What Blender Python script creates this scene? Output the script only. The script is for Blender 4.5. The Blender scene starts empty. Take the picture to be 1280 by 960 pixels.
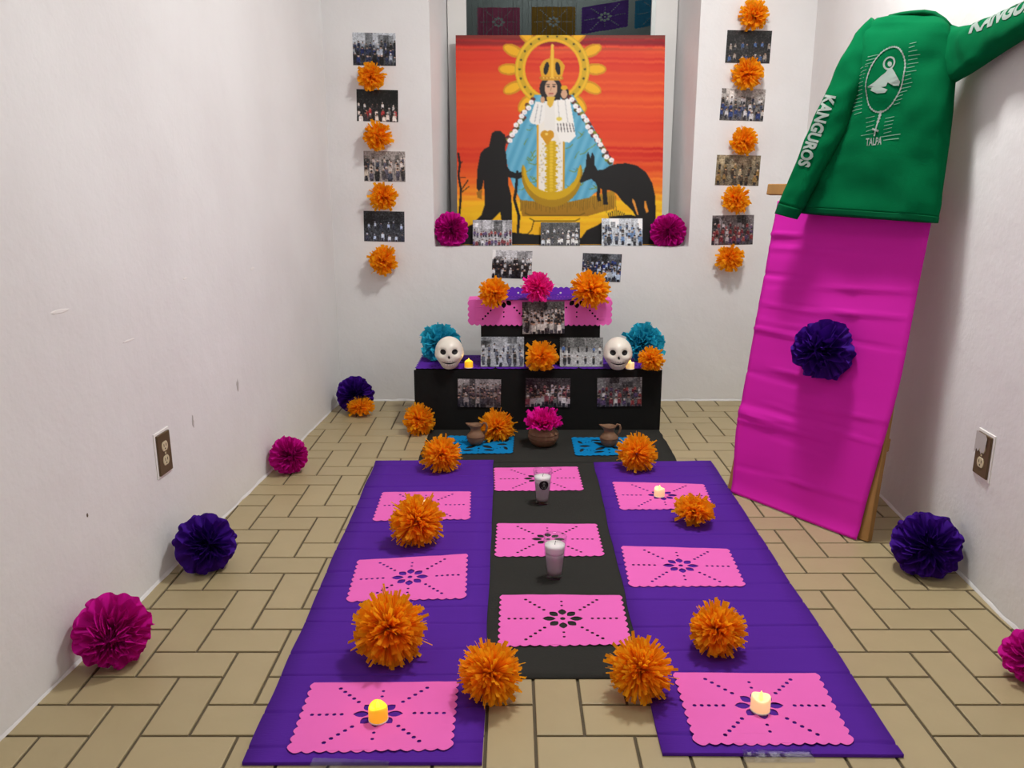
import bpy, bmesh, math, random
import numpy as np
from mathutils import Vector, Matrix, noise
from mathutils.geometry import tessellate_polygon
from mathutils.bvhtree import BVHTree

scene = bpy.context.scene
COL = scene.collection
PI = math.pi

# ------------------------------------------------------------------ camera
FPX, CAMH = 1000.0, 1.05
TH = math.atan(247 / 1000.0)
CT, ST = math.cos(TH), math.sin(TH)
cam = bpy.data.cameras.new('camera')
cam.sensor_fit = 'HORIZONTAL'; cam.sensor_width = 36.0
cam.lens = 36.0 * FPX / 1280.0
cam.clip_start = 0.05
camo = bpy.data.objects.new('camera', cam); COL.objects.link(camo)
camo.location = (0, 0, CAMH)
camo.rotation_euler = (PI / 2 - TH, 0, 0)
scene.camera = camo

# ------------------------------------------------------------------ world, lights, exposure
w = bpy.data.worlds.new('world'); scene.world = w; w.use_nodes = True
w.node_tree.nodes['Background'].inputs[0].default_value = (0.6, 0.65, 0.7, 1)
w.node_tree.nodes['Background'].inputs[1].default_value = 0.3

def area(name, loc, sx, sy, e, col=(1, .985, .965)):
    l = bpy.data.lights.new(name, 'AREA'); l.shape = 'RECTANGLE'; l.size = sx; l.size_y = sy
    l.energy = e; l.color = col
    o = bpy.data.objects.new(name, l); COL.objects.link(o); o.location = loc
    return o
area('ceiling_lamp_light', (0.62, 2.42, 2.62), 0.30, 0.30, 42)
area('rear_fill_light', (0.25, 0.5, 2.66), 0.8, 0.8, 11)  # added fill light at the camera end, not a lamp of the room
scene.view_settings.view_transform = 'Standard'
scene.view_settings.look = 'None'
scene.view_settings.exposure = -0.06
scene.view_settings.gamma = 1.0

# ------------------------------------------------------------------ measuring: photo pixel -> ray -> real point
def ray(px, py):
    x = (px - 640) / FPX; y = (480 - py) / FPX
    return Vector((x, CT + y * ST, -ST + y * CT))
CAM = Vector((0, 0, CAMH))
def onz(px, py, z=0.0):
    d = ray(px, py); return CAM + d * ((z - CAMH) / d.z)
def ony(px, py, Y):
    d = ray(px, py); return CAM + d * (Y / d.y)
def onplane(px, py, p, n):
    d = ray(px, py); return CAM + d * ((p - CAM).dot(n) / d.dot(n))
def depth(p):
    return p.y * CT - (p.z - CAMH) * ST

# room lines
BY = 3.90
def LX(y): return -0.86 - (BY - y) * 0.0549
def RX(y): return 1.374 - (BY - y) * 0.0675
FRONT = -1.3
ZC = 2.7

# ------------------------------------------------------------------ materials
def lin(c):
    return tuple(((v / 255) / 12.92 if v / 255 <= .04045 else ((v / 255 + .055) / 1.055) ** 2.4) for v in c)
MATS = {}
def mat(name, rgb, rough=.6, var=0.0, vscale=8.0, bump=0.0, bscale=60.0, spec=.4, transl=0.0, island=0.0,
        objrand=0.0, emit=None, estr=0.0, metallic=0.0, sheen=0.0, stretch=None):
    m = bpy.data.materials.new(name); m.use_nodes = True
    nt = m.node_tree; N = nt.nodes; L = nt.links
    b = N['Principled BSDF']; out = N['Material Output']
    c = lin(rgb)
    b.inputs['Base Color'].default_value = (*c, 1)
    b.inputs['Roughness'].default_value = rough
    b.inputs['Specular IOR Level'].default_value = spec
    b.inputs['Metallic'].default_value = metallic
    if sheen: b.inputs['Sheen Weight'].default_value = sheen
    tc = N.new('ShaderNodeTexCoord'); mp = N.new('ShaderNodeMapping'); L.new(tc.outputs['Object'], mp.inputs[0])
    if stretch: mp.inputs['Scale'].default_value = stretch
    last = None
    if var or island or objrand:
        hsv = N.new('ShaderNodeHueSaturation'); hsv.inputs['Color'].default_value = (*c, 1)
        if island:
            g = N.new('ShaderNodeNewGeometry'); src = g.outputs['Random Per Island']; amp = island
        elif objrand and not var:
            g = N.new('ShaderNodeObjectInfo'); src = g.outputs['Random']; amp = objrand
        else:
            tn = N.new('ShaderNodeTexNoise'); tn.inputs['Scale'].default_value = vscale; tn.inputs['Detail'].default_value = 6
            L.new(mp.outputs[0], tn.inputs['Vector']); src = tn.outputs['Fac']; amp = var
            if objrand:
                g = N.new('ShaderNodeObjectInfo'); ad = N.new('ShaderNodeMath'); ad.operation = 'MULTIPLY_ADD'
                L.new(g.outputs['Random'], ad.inputs[0]); ad.inputs[1].default_value = objrand / var
                L.new(src, ad.inputs[2]); src = ad.outputs[0]
        mr = N.new('ShaderNodeMapRange'); mr.inputs['To Min'].default_value = 1 - amp; mr.inputs['To Max'].default_value = 1 + amp
        if objrand and var: mr.inputs['From Max'].default_value = 1 + objrand / var
        L.new(src, mr.inputs['Value']); L.new(mr.outputs[0], hsv.inputs['Value'])
        L.new(hsv.outputs[0], b.inputs['Base Color']); last = hsv.outputs[0]
    if bump:
        tn = N.new('ShaderNodeTexNoise'); tn.inputs['Scale'].default_value = bscale; tn.inputs['Detail'].default_value = 5
        L.new(mp.outputs[0], tn.inputs['Vector'])
        bp = N.new('ShaderNodeBump'); bp.inputs['Strength'].default_value = bump; bp.inputs['Distance'].default_value = .01
        L.new(tn.outputs['Fac'], bp.inputs['Height']); L.new(bp.outputs[0], b.inputs['Normal'])
    if transl:
        t = N.new('ShaderNodeBsdfTranslucent'); t.inputs[0].default_value = (*c, 1)
        if last: L.new(last, t.inputs[0])
        mx = N.new('ShaderNodeMixShader'); mx.inputs[0].default_value = transl
        L.new(b.outputs[0], mx.inputs[1]); L.new(t.outputs[0], mx.inputs[2]); L.new(mx.outputs[0], out.inputs[0])
    if emit:
        b.inputs['Emission Color'].default_value = (*lin(emit), 1); b.inputs['Emission Strength'].default_value = estr
    MATS[name] = m
    return m

def wallmat(name, rgb):
    m = mat(name, rgb, rough=.75, spec=.25)
    nt = m.node_tree; N = nt.nodes; L = nt.links; b = N['Principled BSDF']
    tc = N.new('ShaderNodeTexCoord')
    n1 = N.new('ShaderNodeTexNoise'); n1.inputs['Scale'].default_value = 2.2; n1.inputs['Detail'].default_value = 8
    n2 = N.new('ShaderNodeTexNoise'); n2.inputs['Scale'].default_value = 13; n2.inputs['Detail'].default_value = 3
    n3 = N.new('ShaderNodeTexNoise'); n3.inputs['Scale'].default_value = 90
    L.new(tc.outputs['Object'], n1.inputs['Vector']); L.new(tc.outputs['Object'], n2.inputs['Vector']); L.new(tc.outputs['Object'], n3.inputs['Vector'])
    # colour: faint grime patches
    r = N.new('ShaderNodeValToRGB'); c = lin(rgb)
    r.color_ramp.elements[0].position = .3; r.color_ramp.elements[0].color = (c[0] * .94, c[1] * .93, c[2] * .93, 1)
    r.color_ramp.elements[1].position = .6; r.color_ramp.elements[1].color = (*c, 1)
    L.new(n1.outputs['Fac'], r.inputs[0]); L.new(r.outputs[0], b.inputs['Base Color'])
    mth = N.new('ShaderNodeMath'); mth.operation = 'MULTIPLY_ADD'; L.new(n2.outputs['Fac'], mth.inputs[0]); mth.inputs[1].default_value = .6
    m2 = N.new('ShaderNodeMath'); m2.operation = 'MULTIPLY'; m2.inputs[1].default_value = .12; L.new(n3.outputs['Fac'], m2.inputs[0]); L.new(m2.outputs[0], mth.inputs[2])
    m3 = N.new('ShaderNodeMath'); m3.operation = 'MULTIPLY_ADD'; m3.inputs[1].default_value = 1.6; L.new(n1.outputs['Fac'], m3.inputs[0]); L.new(mth.outputs[0], m3.inputs[2])
    bp = N.new('ShaderNodeBump'); bp.inputs['Strength'].default_value = .35; bp.inputs['Distance'].default_value = .012
    L.new(m3.outputs[0], bp.inputs['Height']); L.new(bp.outputs[0], b.inputs['Normal'])
    return m

def attrmat(name, rough=.5, spec=.3):
    m = mat(name, (200, 200, 200), rough=rough, spec=spec)
    nt = m.node_tree; a = nt.nodes.new('ShaderNodeAttribute'); a.attribute_name = 'Col'
    nt.links.new(a.outputs['Color'], nt.nodes['Principled BSDF'].inputs['Base Color'])
    return m

def glassmat(name, tint, gloss=.08):
    m = bpy.data.materials.new(name); m.use_nodes = True
    nt = m.node_tree; N = nt.nodes; L = nt.links; N.remove(N['Principled BSDF'])
    t = N.new('ShaderNodeBsdfTransparent'); t.inputs[0].default_value = (*tint, 1)
    g = N.new('ShaderNodeBsdfGlossy'); g.inputs['Roughness'].default_value = .04
    lw = N.new('ShaderNodeLayerWeight'); pw = N.new('ShaderNodeMath'); pw.operation = 'POWER'; pw.inputs[1].default_value = 4; L.new(lw.outputs['Facing'], pw.inputs[0])
    ad = N.new('ShaderNodeMath'); ad.operation = 'MULTIPLY_ADD'; ad.inputs[1].default_value = .45; ad.inputs[2].default_value = gloss; L.new(pw.outputs[0], ad.inputs[0])
    mx = N.new('ShaderNodeMixShader'); L.new(ad.outputs[0], mx.inputs[0]); L.new(t.outputs[0], mx.inputs[1]); L.new(g.outputs[0], mx.inputs[2])
    L.new(mx.outputs[0], N['Material Output'].inputs[0])
    MATS[name] = m; return m

wallmat('wall_paint', (232, 232, 231))
mat('ceiling_paint', (232, 231, 228), rough=.9)
mat('white_trim', (232, 232, 228), rough=.5)
mat('grout', (92, 82, 64), rough=.95, var=.12, vscale=20)
mat('tile_clay', (170, 154, 117), rough=.42, var=.09, vscale=9, bump=.05, bscale=40, spec=.45, objrand=.05)
mat('black_cloth', (26, 26, 25), rough=.9, var=.1, bump=.1, bscale=40, spec=.15)
mat('charcoal_cloth', (48, 48, 45), rough=.95, var=.08, bump=.15, bscale=200, spec=.1)
mat('purple_crepe', (82, 33, 148), rough=.85, var=.05, vscale=5, bump=.12, bscale=60, spec=.15, stretch=(1, 8, 1))
mat('pink_tissue', (240, 110, 195), rough=.8, var=.03, spec=.15, transl=.08)
mat('purple_tissue', (92, 38, 165), rough=.8, var=.03, spec=.15, transl=.1)
mat('blue_tissue', (0, 128, 190), rough=.8, var=.05, spec=.15, transl=.08)
mat('magenta_crepe', (212, 30, 172), rough=.75, var=.05, vscale=3, spec=.2, stretch=(1, 1, 4))
mat('orange_paper', (255, 182, 30), rough=.75, spec=.2, transl=.58, island=.10)
mat('pink_fringe', (250, 45, 165), rough=.75, spec=.2, transl=.35, island=.12)
mat('magenta_paper', (214, 12, 158), rough=.75, spec=.2, transl=.25)
mat('magenta_fringe', (240, 20, 170), rough=.75, spec=.2, transl=.3, island=.12)
mat('purple_paper', (66, 14, 140), rough=.75, spec=.2, transl=.2)
mat('blue_paper', (52, 194, 222), rough=.75, spec=.2, transl=.3, island=.1)
mat('green_cotton', (0, 97, 56), rough=.95, var=.06, vscale=30, bump=.08, bscale=350, spec=.06)
mat('dark_green_rib', (0, 90, 52), rough=.95, spec=.1)
mat('grey_print', (146, 160, 152), rough=.7, spec=.2)
mat('dim_grey_print', (112, 150, 130), rough=.7, spec=.2)
mat('wood', (164, 122, 70), rough=.7, var=.25, vscale=6, spec=.25, stretch=(8, 8, .8))
mat('clay', (126, 94, 70), rough=.6, var=.2, vscale=12, spec=.3, bump=.1, bscale=80)
mat('dark_clay', (96, 62, 42), rough=.6, var=.1, spec=.3)
mat('skull_ceramic', (232, 226, 212), rough=.35, var=.03, spec=.45)
mat('black_paint', (14, 12, 12), rough=.6)
mat('tooth_line', (70, 60, 52), rough=.7)
mat('cream_wax', (255, 236, 196), rough=.5, emit=(255, 205, 120), estr=.55)
mat('cream_flame', (255, 230, 160), rough=.5, emit=(255, 200, 90), estr=2.0)
mat('yellow_wax', (255, 215, 60), rough=.5, emit=(255, 170, 10), estr=.5)
mat('yellow_flame', (255, 225, 80), rough=.5, emit=(255, 215, 40), estr=3.5)
mat('white_wax', (246, 243, 238), rough=.5)
mat('glass_tinted_wax', (194, 182, 186), rough=.45)  # tint the glass takes from its surroundings, put into the wax colour
glassmat('glass', (.95, .95, .96), .04)
glassmat('window_glass', (.62, .65, .65), .0)
glassmat('tape_film', (.86, .86, .9), .10)
mat('outlet_brown', (92, 74, 50), rough=.4, var=.1)
mat('outlet_cream', (206, 194, 160), rough=.45)
mat('outlet_slot', (30, 24, 18), rough=.6)
mat('plaster_chip', (238, 236, 232), rough=.8)
mat('smudge', (186, 182, 178), rough=.9)
mat('recess_dark', (120, 126, 124), rough=.9)
mat('aluminium', (190, 195, 192), rough=.4, metallic=.3)
mat('banner_pink', (188, 84, 120), rough=.8, transl=.2)
mat('banner_ochre', (170, 125, 45), rough=.8, transl=.2)
mat('banner_purple', (104, 62, 150), rough=.8, transl=.2)
mat('banner_blue', (50, 130, 170), rough=.8, transl=.2)
mat('thread', (150, 150, 150), rough=.8)
attrmat('photo_ink', .35, .4)
attrmat('paint_ink', .55, .25)

# ------------------------------------------------------------------ object helpers
def link(name, verts, faces, m, parent=None, smooth=False):
    me = bpy.data.meshes.new(name)
    me.from_pydata([tuple(v) for v in verts], [], faces); me.update()
    if m: me.materials.append(MATS[m])
    if smooth: me.polygons.foreach_set('use_smooth', [True] * len(me.polygons))
    o = bpy.data.objects.new(name, me); COL.objects.link(o)
    if parent: o.parent = parent
    return o
def tag(o, label, cat, group=None):
    o['label'] = label; o['category'] = cat
    if group: o['group'] = group
    return o
def thing(name, label, cat, loc=(0, 0, 0), group=None):
    o = bpy.data.objects.new(name, None); COL.objects.link(o); o.location = loc; o.empty_display_size = .03
    return tag(o, label, cat, group)
def struct(o):
    o['kind'] = 'structure'; return o
class MB:
    def __init__(s): s.v = []; s.f = []
    def add(s, vs, fs):
        k = len(s.v); s.v += [Vector(v) for v in vs]; s.f += [tuple(i + k for i in f) for f in fs]
    def box(s, c, h, X=(1, 0, 0), Y=(0, 1, 0), Z=(0, 0, 1)):
        c = Vector(c); X = Vector(X); Y = Vector(Y); Z = Vector(Z)
        vs = [c + X * (h[0] * a) + Y * (h[1] * b) + Z * (h[2] * d) for d in (-1, 1) for b in (-1, 1) for a in (-1, 1)]
        s.add(vs, [(0, 2, 3, 1), (4, 5, 7, 6), (0, 1, 5, 4), (2, 6, 7, 3), (0, 4, 6, 2), (1, 3, 7, 5)])
    def lathe(s, prof, n=24, c=(0, 0, 0), deform=None):
        c = Vector(c); vs = []
        for (r, z) in prof:
            for k in range(n):
                a = 2 * PI * k / n; p = Vector((r * math.cos(a), r * math.sin(a), z))
                if deform: p = deform(p, a)
                vs.append(c + p)
        fs = [(i * n + k, i * n + (k + 1) % n, (i + 1) * n + (k + 1) % n, (i + 1) * n + k) for i in range(len(prof) - 1) for k in range(n)]
        fs.append(tuple(range(n))[::-1]); fs.append(tuple((len(prof) - 1) * n + k for k in range(n)))
        s.add(vs, fs)
    def tube(s, pts, rad, n=8):
        pts = [Vector(p) for p in pts]; vs = []
        for i, p in enumerate(pts):
            t = (pts[min(i + 1, len(pts) - 1)] - pts[max(i - 1, 0)]).normalized()
            u = t.orthogonal() if i == 0 else (u - t * u.dot(t))
            u = u.normalized(); v = t.cross(u)
            r = rad(i / (len(pts) - 1)) if callable(rad) else rad
            vs += [p + (u * math.cos(2 * PI * k / n) + v * math.sin(2 * PI * k / n)) * r for k in range(n)]
        fs = [(i * n + k, i * n + (k + 1) % n, (i + 1) * n + (k + 1) % n, (i + 1) * n + k) for i in range(len(pts) - 1) for k in range(n)]
        fs.append(tuple(range(n))[::-1]); fs.append(tuple((len(pts) - 1) * n + k for k in range(n)))
        s.add(vs, fs)
    def build(s, name, m, parent=None, smooth=False, origin=None):
        o = link(name, [v - Vector(origin) for v in s.v] if origin else s.v, s.f, m, parent, smooth)
        if origin: o.location = origin
        return o
def bevel(o, wdt, seg=2):
    md = o.modifiers.new('bevel', 'BEVEL'); md.width = wdt; md.segments = seg; md.limit_method = 'ANGLE'
    return o

# ------------------------------------------------------------------ structure: room
T = .12
NX0, NX1, NZ0, NZ1 = -.373, .850, .768, 2.2      # niche opening
NY = 4.215; IX0, IX1 = -.312, .800               # its inner end (splayed jambs)
mb = MB()
mb.add([(LX(FRONT), FRONT, -.01), (RX(FRONT), FRONT, -.01), (RX(BY), BY, -.01), (LX(BY), BY, -.01),
        (LX(FRONT), FRONT, -.004), (RX(FRONT), FRONT, -.004), (RX(BY), BY, -.004), (LX(BY), BY, -.004)],
       [(3, 2, 1, 0), (4, 5, 6, 7), (0, 1, 5, 4), (1, 2, 6, 5), (2, 3, 7, 6), (3, 0, 4, 7)])
floor = struct(mb.build('floor', 'grout'))
def wallbox(name, p, q, nrm):       # p,q floor points of the inner face, nrm outward
    mb = MB(); nv = Vector((*nrm, 0)).normalized() * T
    P = Vector((*p, -.01)); Q = Vector((*q, -.01)); up = Vector((0, 0, ZC + .01))
    vs = [P, Q, Q + nv, P + nv]; vs += [v + up for v in vs]
    mb.add(vs, [(3, 2, 1, 0), (4, 5, 6, 7), (0, 1, 5, 4), (1, 2, 6, 5), (2, 3, 7, 6), (3, 0, 4, 7)])
    return struct(mb.build(name, 'wall_paint'))
wallbox('wall_left', (LX(FRONT), FRONT), (LX(BY + T), BY + T), (-1, 0))
wallbox('wall_right', (RX(FRONT), FRONT), (RX(BY + T), BY + T), (1, 0))
wallbox('wall_front', (LX(FRONT), FRONT), (RX(FRONT), FRONT), (0, -1))
mb = MB(); mb.box(((LX(0) + RX(0)) / 2, (FRONT + BY) / 2, ZC + .05), (1.5, 2.8, .05))
struct(mb.build('ceiling', 'ceiling_paint'))
# back wall with the splayed niche
mb = MB()
xl, xr = LX(BY) - .01, RX(BY) + .01
A = [(xl, BY, -.01), (xr, BY, -.01), (xr, BY, ZC), (xl, BY, ZC)]
Bf = [(NX0, BY, NZ0), (NX1, BY, NZ0), (NX1, BY, NZ1), (NX0, BY, NZ1)]
Bb = [(IX0, NY, NZ0), (IX1, NY, NZ0), (IX1, NY, NZ1 - .03), (IX0, NY, NZ1 - .03)]
C = [(xl, NY + .1, -.01), (xr, NY + .1, -.01), (xr, NY + .1, ZC), (xl, NY + .1, ZC)]
Bo = [(v[0], NY + .1, v[2]) for v in Bb]
mb.add(A + Bf + Bb + Bo + C, [(i, (i + 1) % 4, 4 + (i + 1) % 4, 4 + i) for i in range(4)] +
       [(4 + i, 4 + (i + 1) % 4, 8 + (i + 1) % 4, 8 + i) for i in range(4)] +
       [(8 + i, 8 + (i + 1) % 4, 12 + (i + 1) % 4, 12 + i) for i in range(4)] +
       [(12 + i, 12 + (i + 1) % 4, 16 + (i + 1) % 4, 16 + i) for i in range(4)] +
       [(i, 16 + i, 16 + (i + 1) % 4, (i + 1) % 4) for i in range(4)])
wall_back = struct(mb.build('wall_back', 'wall_paint'))
# rough plaster lip along the floor
def lip(name, p, q, nrm, seed):
    rnd = random.Random(seed); p = Vector((*p, 0)); q = Vector((*q, 0)); n = Vector((*nrm, 0)).normalized()
    K = 60; vs = []; fs = []
    for i in range(K + 1):
        c = p.lerp(q, i / K); d = .002 + rnd.random() * .005; h = .004 + rnd.random() * .008
        vs += [c + n * d, c + n * d * .7 + Vector((0, 0, h * .6)), c + n * .001 + Vector((0, 0, h))]
    for i in range(K):
        fs += [(i * 3, i * 3 + 3, i * 3 + 4, i * 3 + 1), (i * 3 + 1, i * 3 + 4, i * 3 + 5, i * 3 + 2)]
    return struct(link(name, vs, fs, 'wall_paint', smooth=True))
lip('baseboard_left', (LX(.6), .6), (LX(BY), BY), (1, 0), 1)
lip('baseboard_right', (RX(.6), .6), (RX(BY), BY), (-1, 0), 2)
lip('baseboard_back', (LX(BY), BY), (RX(BY), BY), (0, -1), 3)

# window at the end of the niche
win = MB(); wy = NY - .012
gx0, gx1 = ony(583, 20, wy).x, ony(817, 20, wy).x
zt = NZ1 - .03
win.box(((IX0 + gx0) / 2, wy, (NZ0 + zt) / 2), ((gx0 - IX0) / 2, .02, (zt - NZ0) / 2))
win.box(((IX1 + gx1) / 2, wy, (NZ0 + zt) / 2), ((IX1 - gx1) / 2, .02, (zt - NZ0) / 2))
win.box(((gx0 + gx1) / 2, wy, zt - .02), ((gx1 - gx0) / 2, .02, .02))
win.box(((gx0 + gx1) / 2, wy, NZ0 + .04), ((gx1 - gx0) / 2, .02, .04))
wob = struct(win.build('window_1', 'white_trim'))
mb = MB(); mb.box(((gx0 + gx1) / 2, wy + .004, (NZ0 + zt) / 2 + .02), ((gx1 - gx0) / 2, .002, (zt - NZ0) / 2 - .05)); mb.build('pane', 'window_glass', wob)
mb = MB(); mb.box((gx1 - .004, wy - .014, (NZ0 + zt) / 2 + .02), (.010, .01, (zt - NZ0) / 2 - .05)); mb.build('sash_stile', 'aluminium', wob)
# space behind the pane
mb = MB(); RB = 5.0
mb.add([(IX0 - .3, NY + .1, .3), (IX1 + .3, NY + .1, .3), (IX1 + .3, NY + .1, 2.6), (IX0 - .3, NY + .1, 2.6),
        (IX0 - .3, RB, .3), (IX1 + .3, RB, .3), (IX1 + .3, RB, 2.6), (IX0 - .3, RB, 2.6)],
       [(4, 5, 6, 7), (0, 1, 5, 4), (3, 7, 6, 2), (0, 4, 7, 3), (1, 2, 6, 5)])
struct(mb.build('wall_beyond_window', 'recess_dark'))
area('banner_fill_light', (.25, 4.66, 2.55), .6, .25, 9)  # added light to brighten the banners behind the pane

# ------------------------------------------------------------------ floor tiles, herringbone
PT = .0975; TX0, TY0 = .826, 1.656; GAP = .0032
RECTS = [(-.50, 1.30, -.065, 2.95), (.32, 1.32, .735, 2.94), (-.36, 2.96, .64, 3.72), (-.05, 1.56, .29, 2.95)]
def tile_mesh(poly, z0=-.004, z1=0.0, bv=.0018):
    n = len(poly); c = sum((Vector((*p, 0)) for p in poly), Vector()) / n
    ins = []
    for p in poly:
        d = c - Vector((*p, 0)); ins.append(Vector((*p, 0)) + d.normalized() * bv * 1.4)
    vs = [(p[0], p[1], z0) for p in poly] + [(p[0], p[1], z1 - bv * .6) for p in poly] + [(v.x, v.y, z1) for v in ins]
    fs = []
    for i in range(n):
        j = (i + 1) % n
        fs += [(i, j, n + j, n + i), (n + i, n + j, 2 * n + j, 2 * n + i)]
    fs.append(tuple(2 * n + i for i in range(n)))
    return vs, fs
def clip(poly, a, b, c):     # keep a*x+b*y <= c
    out = []
    for i in range(len(poly)):
        p, q = poly[i], poly[(i + 1) % len(poly)]
        dp = a * p[0] + b * p[1] - c; dq = a * q[0] + b * q[1] - c
        if dp <= 0: out.append(p)
        if dp * dq < 0:
            t = dp / (dp - dq); out.append((p[0] + (q[0] - p[0]) * t, p[1] + (q[1] - p[1]) * t))
    return out
shared = {}
stuffmb = MB(); ntile = 0
for i in range(-26, 10):
    for j in range(-32, 26):
        d = (i - j) % 4
        if d == 0: wd, ht = 2, 1
        elif d == 3: wd, ht = 1, 2
        else: continue
        x0, y0 = TX0 + i * PT, TY0 + j * PT; x1, y1 = x0 + wd * PT, y0 + ht * PT
        g = GAP; full = [(x0 + g, y0 + g), (x1 - g, y0 + g), (x1 - g, y1 - g), (x0 + g, y1 - g)]
        poly = clip(full, 0, 1, BY - .001)
        poly = clip(poly, 0, -1, -FRONT) if poly else poly
        poly = clip(poly, 1, -.0675, 1.374 - BY * .0675 - .001) if poly else poly
        poly = clip(poly, -1, .0549 * 1, .86 + BY * .0549 - .001) if poly else poly
        if len(poly) < 3: continue
        ar = abs(sum(poly[k][0] * poly[(k + 1) % len(poly)][1] - poly[(k + 1) % len(poly)][0] * poly[k][1] for k in range(len(poly)))) / 2
        if ar < .0004: continue
        hid = any(x0 > r[0] and x1 < r[2] and y0 > r[1] and y1 < r[3] for r in RECTS)
        if hid or y1 < 1.2:
            stuffmb.add(*tile_mesh(poly)); continue
        cx, cy = (x0 + x1) / 2, (y0 + y1) / 2
        if poly == full:
            key = d
            if key not in shared:
                vs, fs = tile_mesh([(p[0] - cx, p[1] - cy) for p in poly])
                me = bpy.data.meshes.new('tile'); me.from_pydata(vs, [], fs); me.update(); me.materials.append(MATS['tile_clay']); shared[key] = me
            me = shared[key]
        else:
            vs, fs = tile_mesh([(p[0] - cx, p[1] - cy) for p in poly])
            me = bpy.data.meshes.new('tile'); me.from_pydata(vs, [], fs); me.update(); me.materials.append(MATS['tile_clay'])
        o = bpy.data.objects.new('tile', me); COL.objects.link(o); o.location = (cx, cy, 0); o.parent = floor; ntile += 1
o = stuffmb.build('covered_tiles', 'tile_clay', floor); o['kind'] = 'stuff'
print('tiles', ntile)

# ------------------------------------------------------------------ altar steps
def box_thing(name, label, cat, x0, x1, y0, y1, z0, z1, m):
    t = thing(name, label, cat, ((x0 + x1) / 2, (y0 + y1) / 2, z0))
    cx, cy = (x0 + x1) / 2, (y0 + y1) / 2
    mb = MB(); mb.box((0, 0, (z1 - z0) / 2 - .002), ((x1 - x0) / 2 - .004, (y1 - y0) / 2 - .004, (z1 - z0) / 2 - .002)); bevel(mb.build('box_body', m, t), .006)
    # wrapped front sheet with soft waves, slightly proud of the box
    K, J = 40, 12; vs = []; fs = []
    for j in range(J + 1):
        for k in range(K + 1):
            u, v = k / K, j / J
            vs.append(((u - .5) * (x1 - x0), (y0 - cy) - .0015 - .0025 * noise.noise((u * 9, v * 2.5, x0 * 7)) * math.sin(v * PI), .001 + v * (z1 - z0 - .004)))
    for j in range(J):
        for k in range(K): fs.append((j * (K + 1) + k, j * (K + 1) + k + 1, (j + 1) * (K + 1) + k + 1, (j + 1) * (K + 1) + k))
    link('front_sheet', vs, fs, m, t, True)
    return t
S1 = (-.428, .655, 3.40, 3.72, 0.0, .277)
S2 = (-.137, .388, 3.48, 3.70, .281, .568)
box_thing('altar_step', 'wide black-wrapped lower altar step standing on the floor', 'altar step', *S1, 'black_cloth')
box_thing('altar_step', 'narrow black-wrapped upper altar step on the purple covered lower one', 'altar step', *S2, 'black_cloth')

# ------------------------------------------------------------------ cloths on the floor
def cloth(name, quad, z, m, label, cat, folds, amp, seed, edge=.004, group=None):
    rnd = random.Random(seed); NU, NV = (8, 1100) if folds > 5 else (24, 60)
    q = [Vector((p[0], p[1], 0)) for p in quad]          # far-left, far-right, near-right, near-left
    ys = sorted(rnd.uniform(-.012, .012) + (k + .5) / folds for k in range(folds)) if folds else []
    hs = [rnd.uniform(.4, 1) * rnd.choice((1, 1, -.6)) for _ in ys]; sl = [rnd.uniform(-.02, .02) for _ in ys]
    vs = []; fs = []
    for j in range(NV + 1):
        for k in range(NU + 1):
            u, v = k / NU, j / NV
            p = q[0].lerp(q[1], u).lerp(q[3].lerp(q[2], u), v)
            wv = edge * noise.noise((v * 9 + seed, 0 if u < .5 else 5, 1.3)) * (abs(u - .5) * 2) ** 4
            h = .0006 * noise.noise((u * 5, v * 14, seed)) + (.0040 if folds > 5 else 0)
            for yy, hh, s in zip(ys, hs, sl):
                d = (v - yy - s * (u - .5))
                if abs(d) < .012: h -= amp * (.35 + .65 * abs(hh)) * math.exp(-(d / .0018) ** 2)
                if 0 < d < .03: h -= amp * .22 * hh * math.exp(-d / .010)
            vs.append((p.x + wv, p.y, z + min(.0048, max(.0003, h))))
    for j in range(NV):
        for k in range(NU): a = j * (NU + 1) + k; fs.append((a, a + NU + 1, a + NU + 2, a + 1))
    # rim down to the floor gives the sheet its thickness
    n0 = len(vs); W = NU + 1
    rim = [k for k in range(W)] + [j * W + NU for j in range(1, NV + 1)] + [NV * W + k for k in range(NU - 1, -1, -1)] + [j * W for j in range(NV - 1, 0, -1)]
    for r in rim: vs.append((vs[r][0], vs[r][1], .0004))
    for i in range(len(rim)):
        a, b = rim[i], rim[(i + 1) % len(rim)]; fs.append((a, b, n0 + (i + 1) % len(rim), n0 + i))
    o = link(name, vs, fs, m, None, True)
    return tag(o, label, cat, group)
cloth('floor_mat', [(-.362, 3.398), (.652, 3.398), (.650, 2.945), (-.372, 2.972)], .0016, 'charcoal_cloth', 'black floor cloth in front of the altar under the clay jugs', 'mat', 3, .001, 3)
cloth('table_runner', [(-.095, 2.975), (.338, 2.965), (.306, 1.549), (-.074, 1.549)], .0026, 'charcoal_cloth', 'black runner between the two purple sheets with glass candles on it', 'runner', 0, .001, 4)
cloth('crepe_sheet', [(-.533, 2.970), (-.072, 2.978), (-.055, 1.279), (-.503, 1.279)], .0036, 'purple_crepe', 'purple creased crepe sheet on the floor left of the black runner', 'crepe sheet', 16, .0045, 5, group='purple floor sheets')
cloth('crepe_sheet', [(.318, 2.951), (.777, 2.970), (.742, 1.300), (.286, 1.305)], .0036, 'purple_crepe', 'purple creased crepe sheet on the floor right of the black runner', 'crepe sheet', 16, .0045, 6, group='purple floor sheets')

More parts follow.
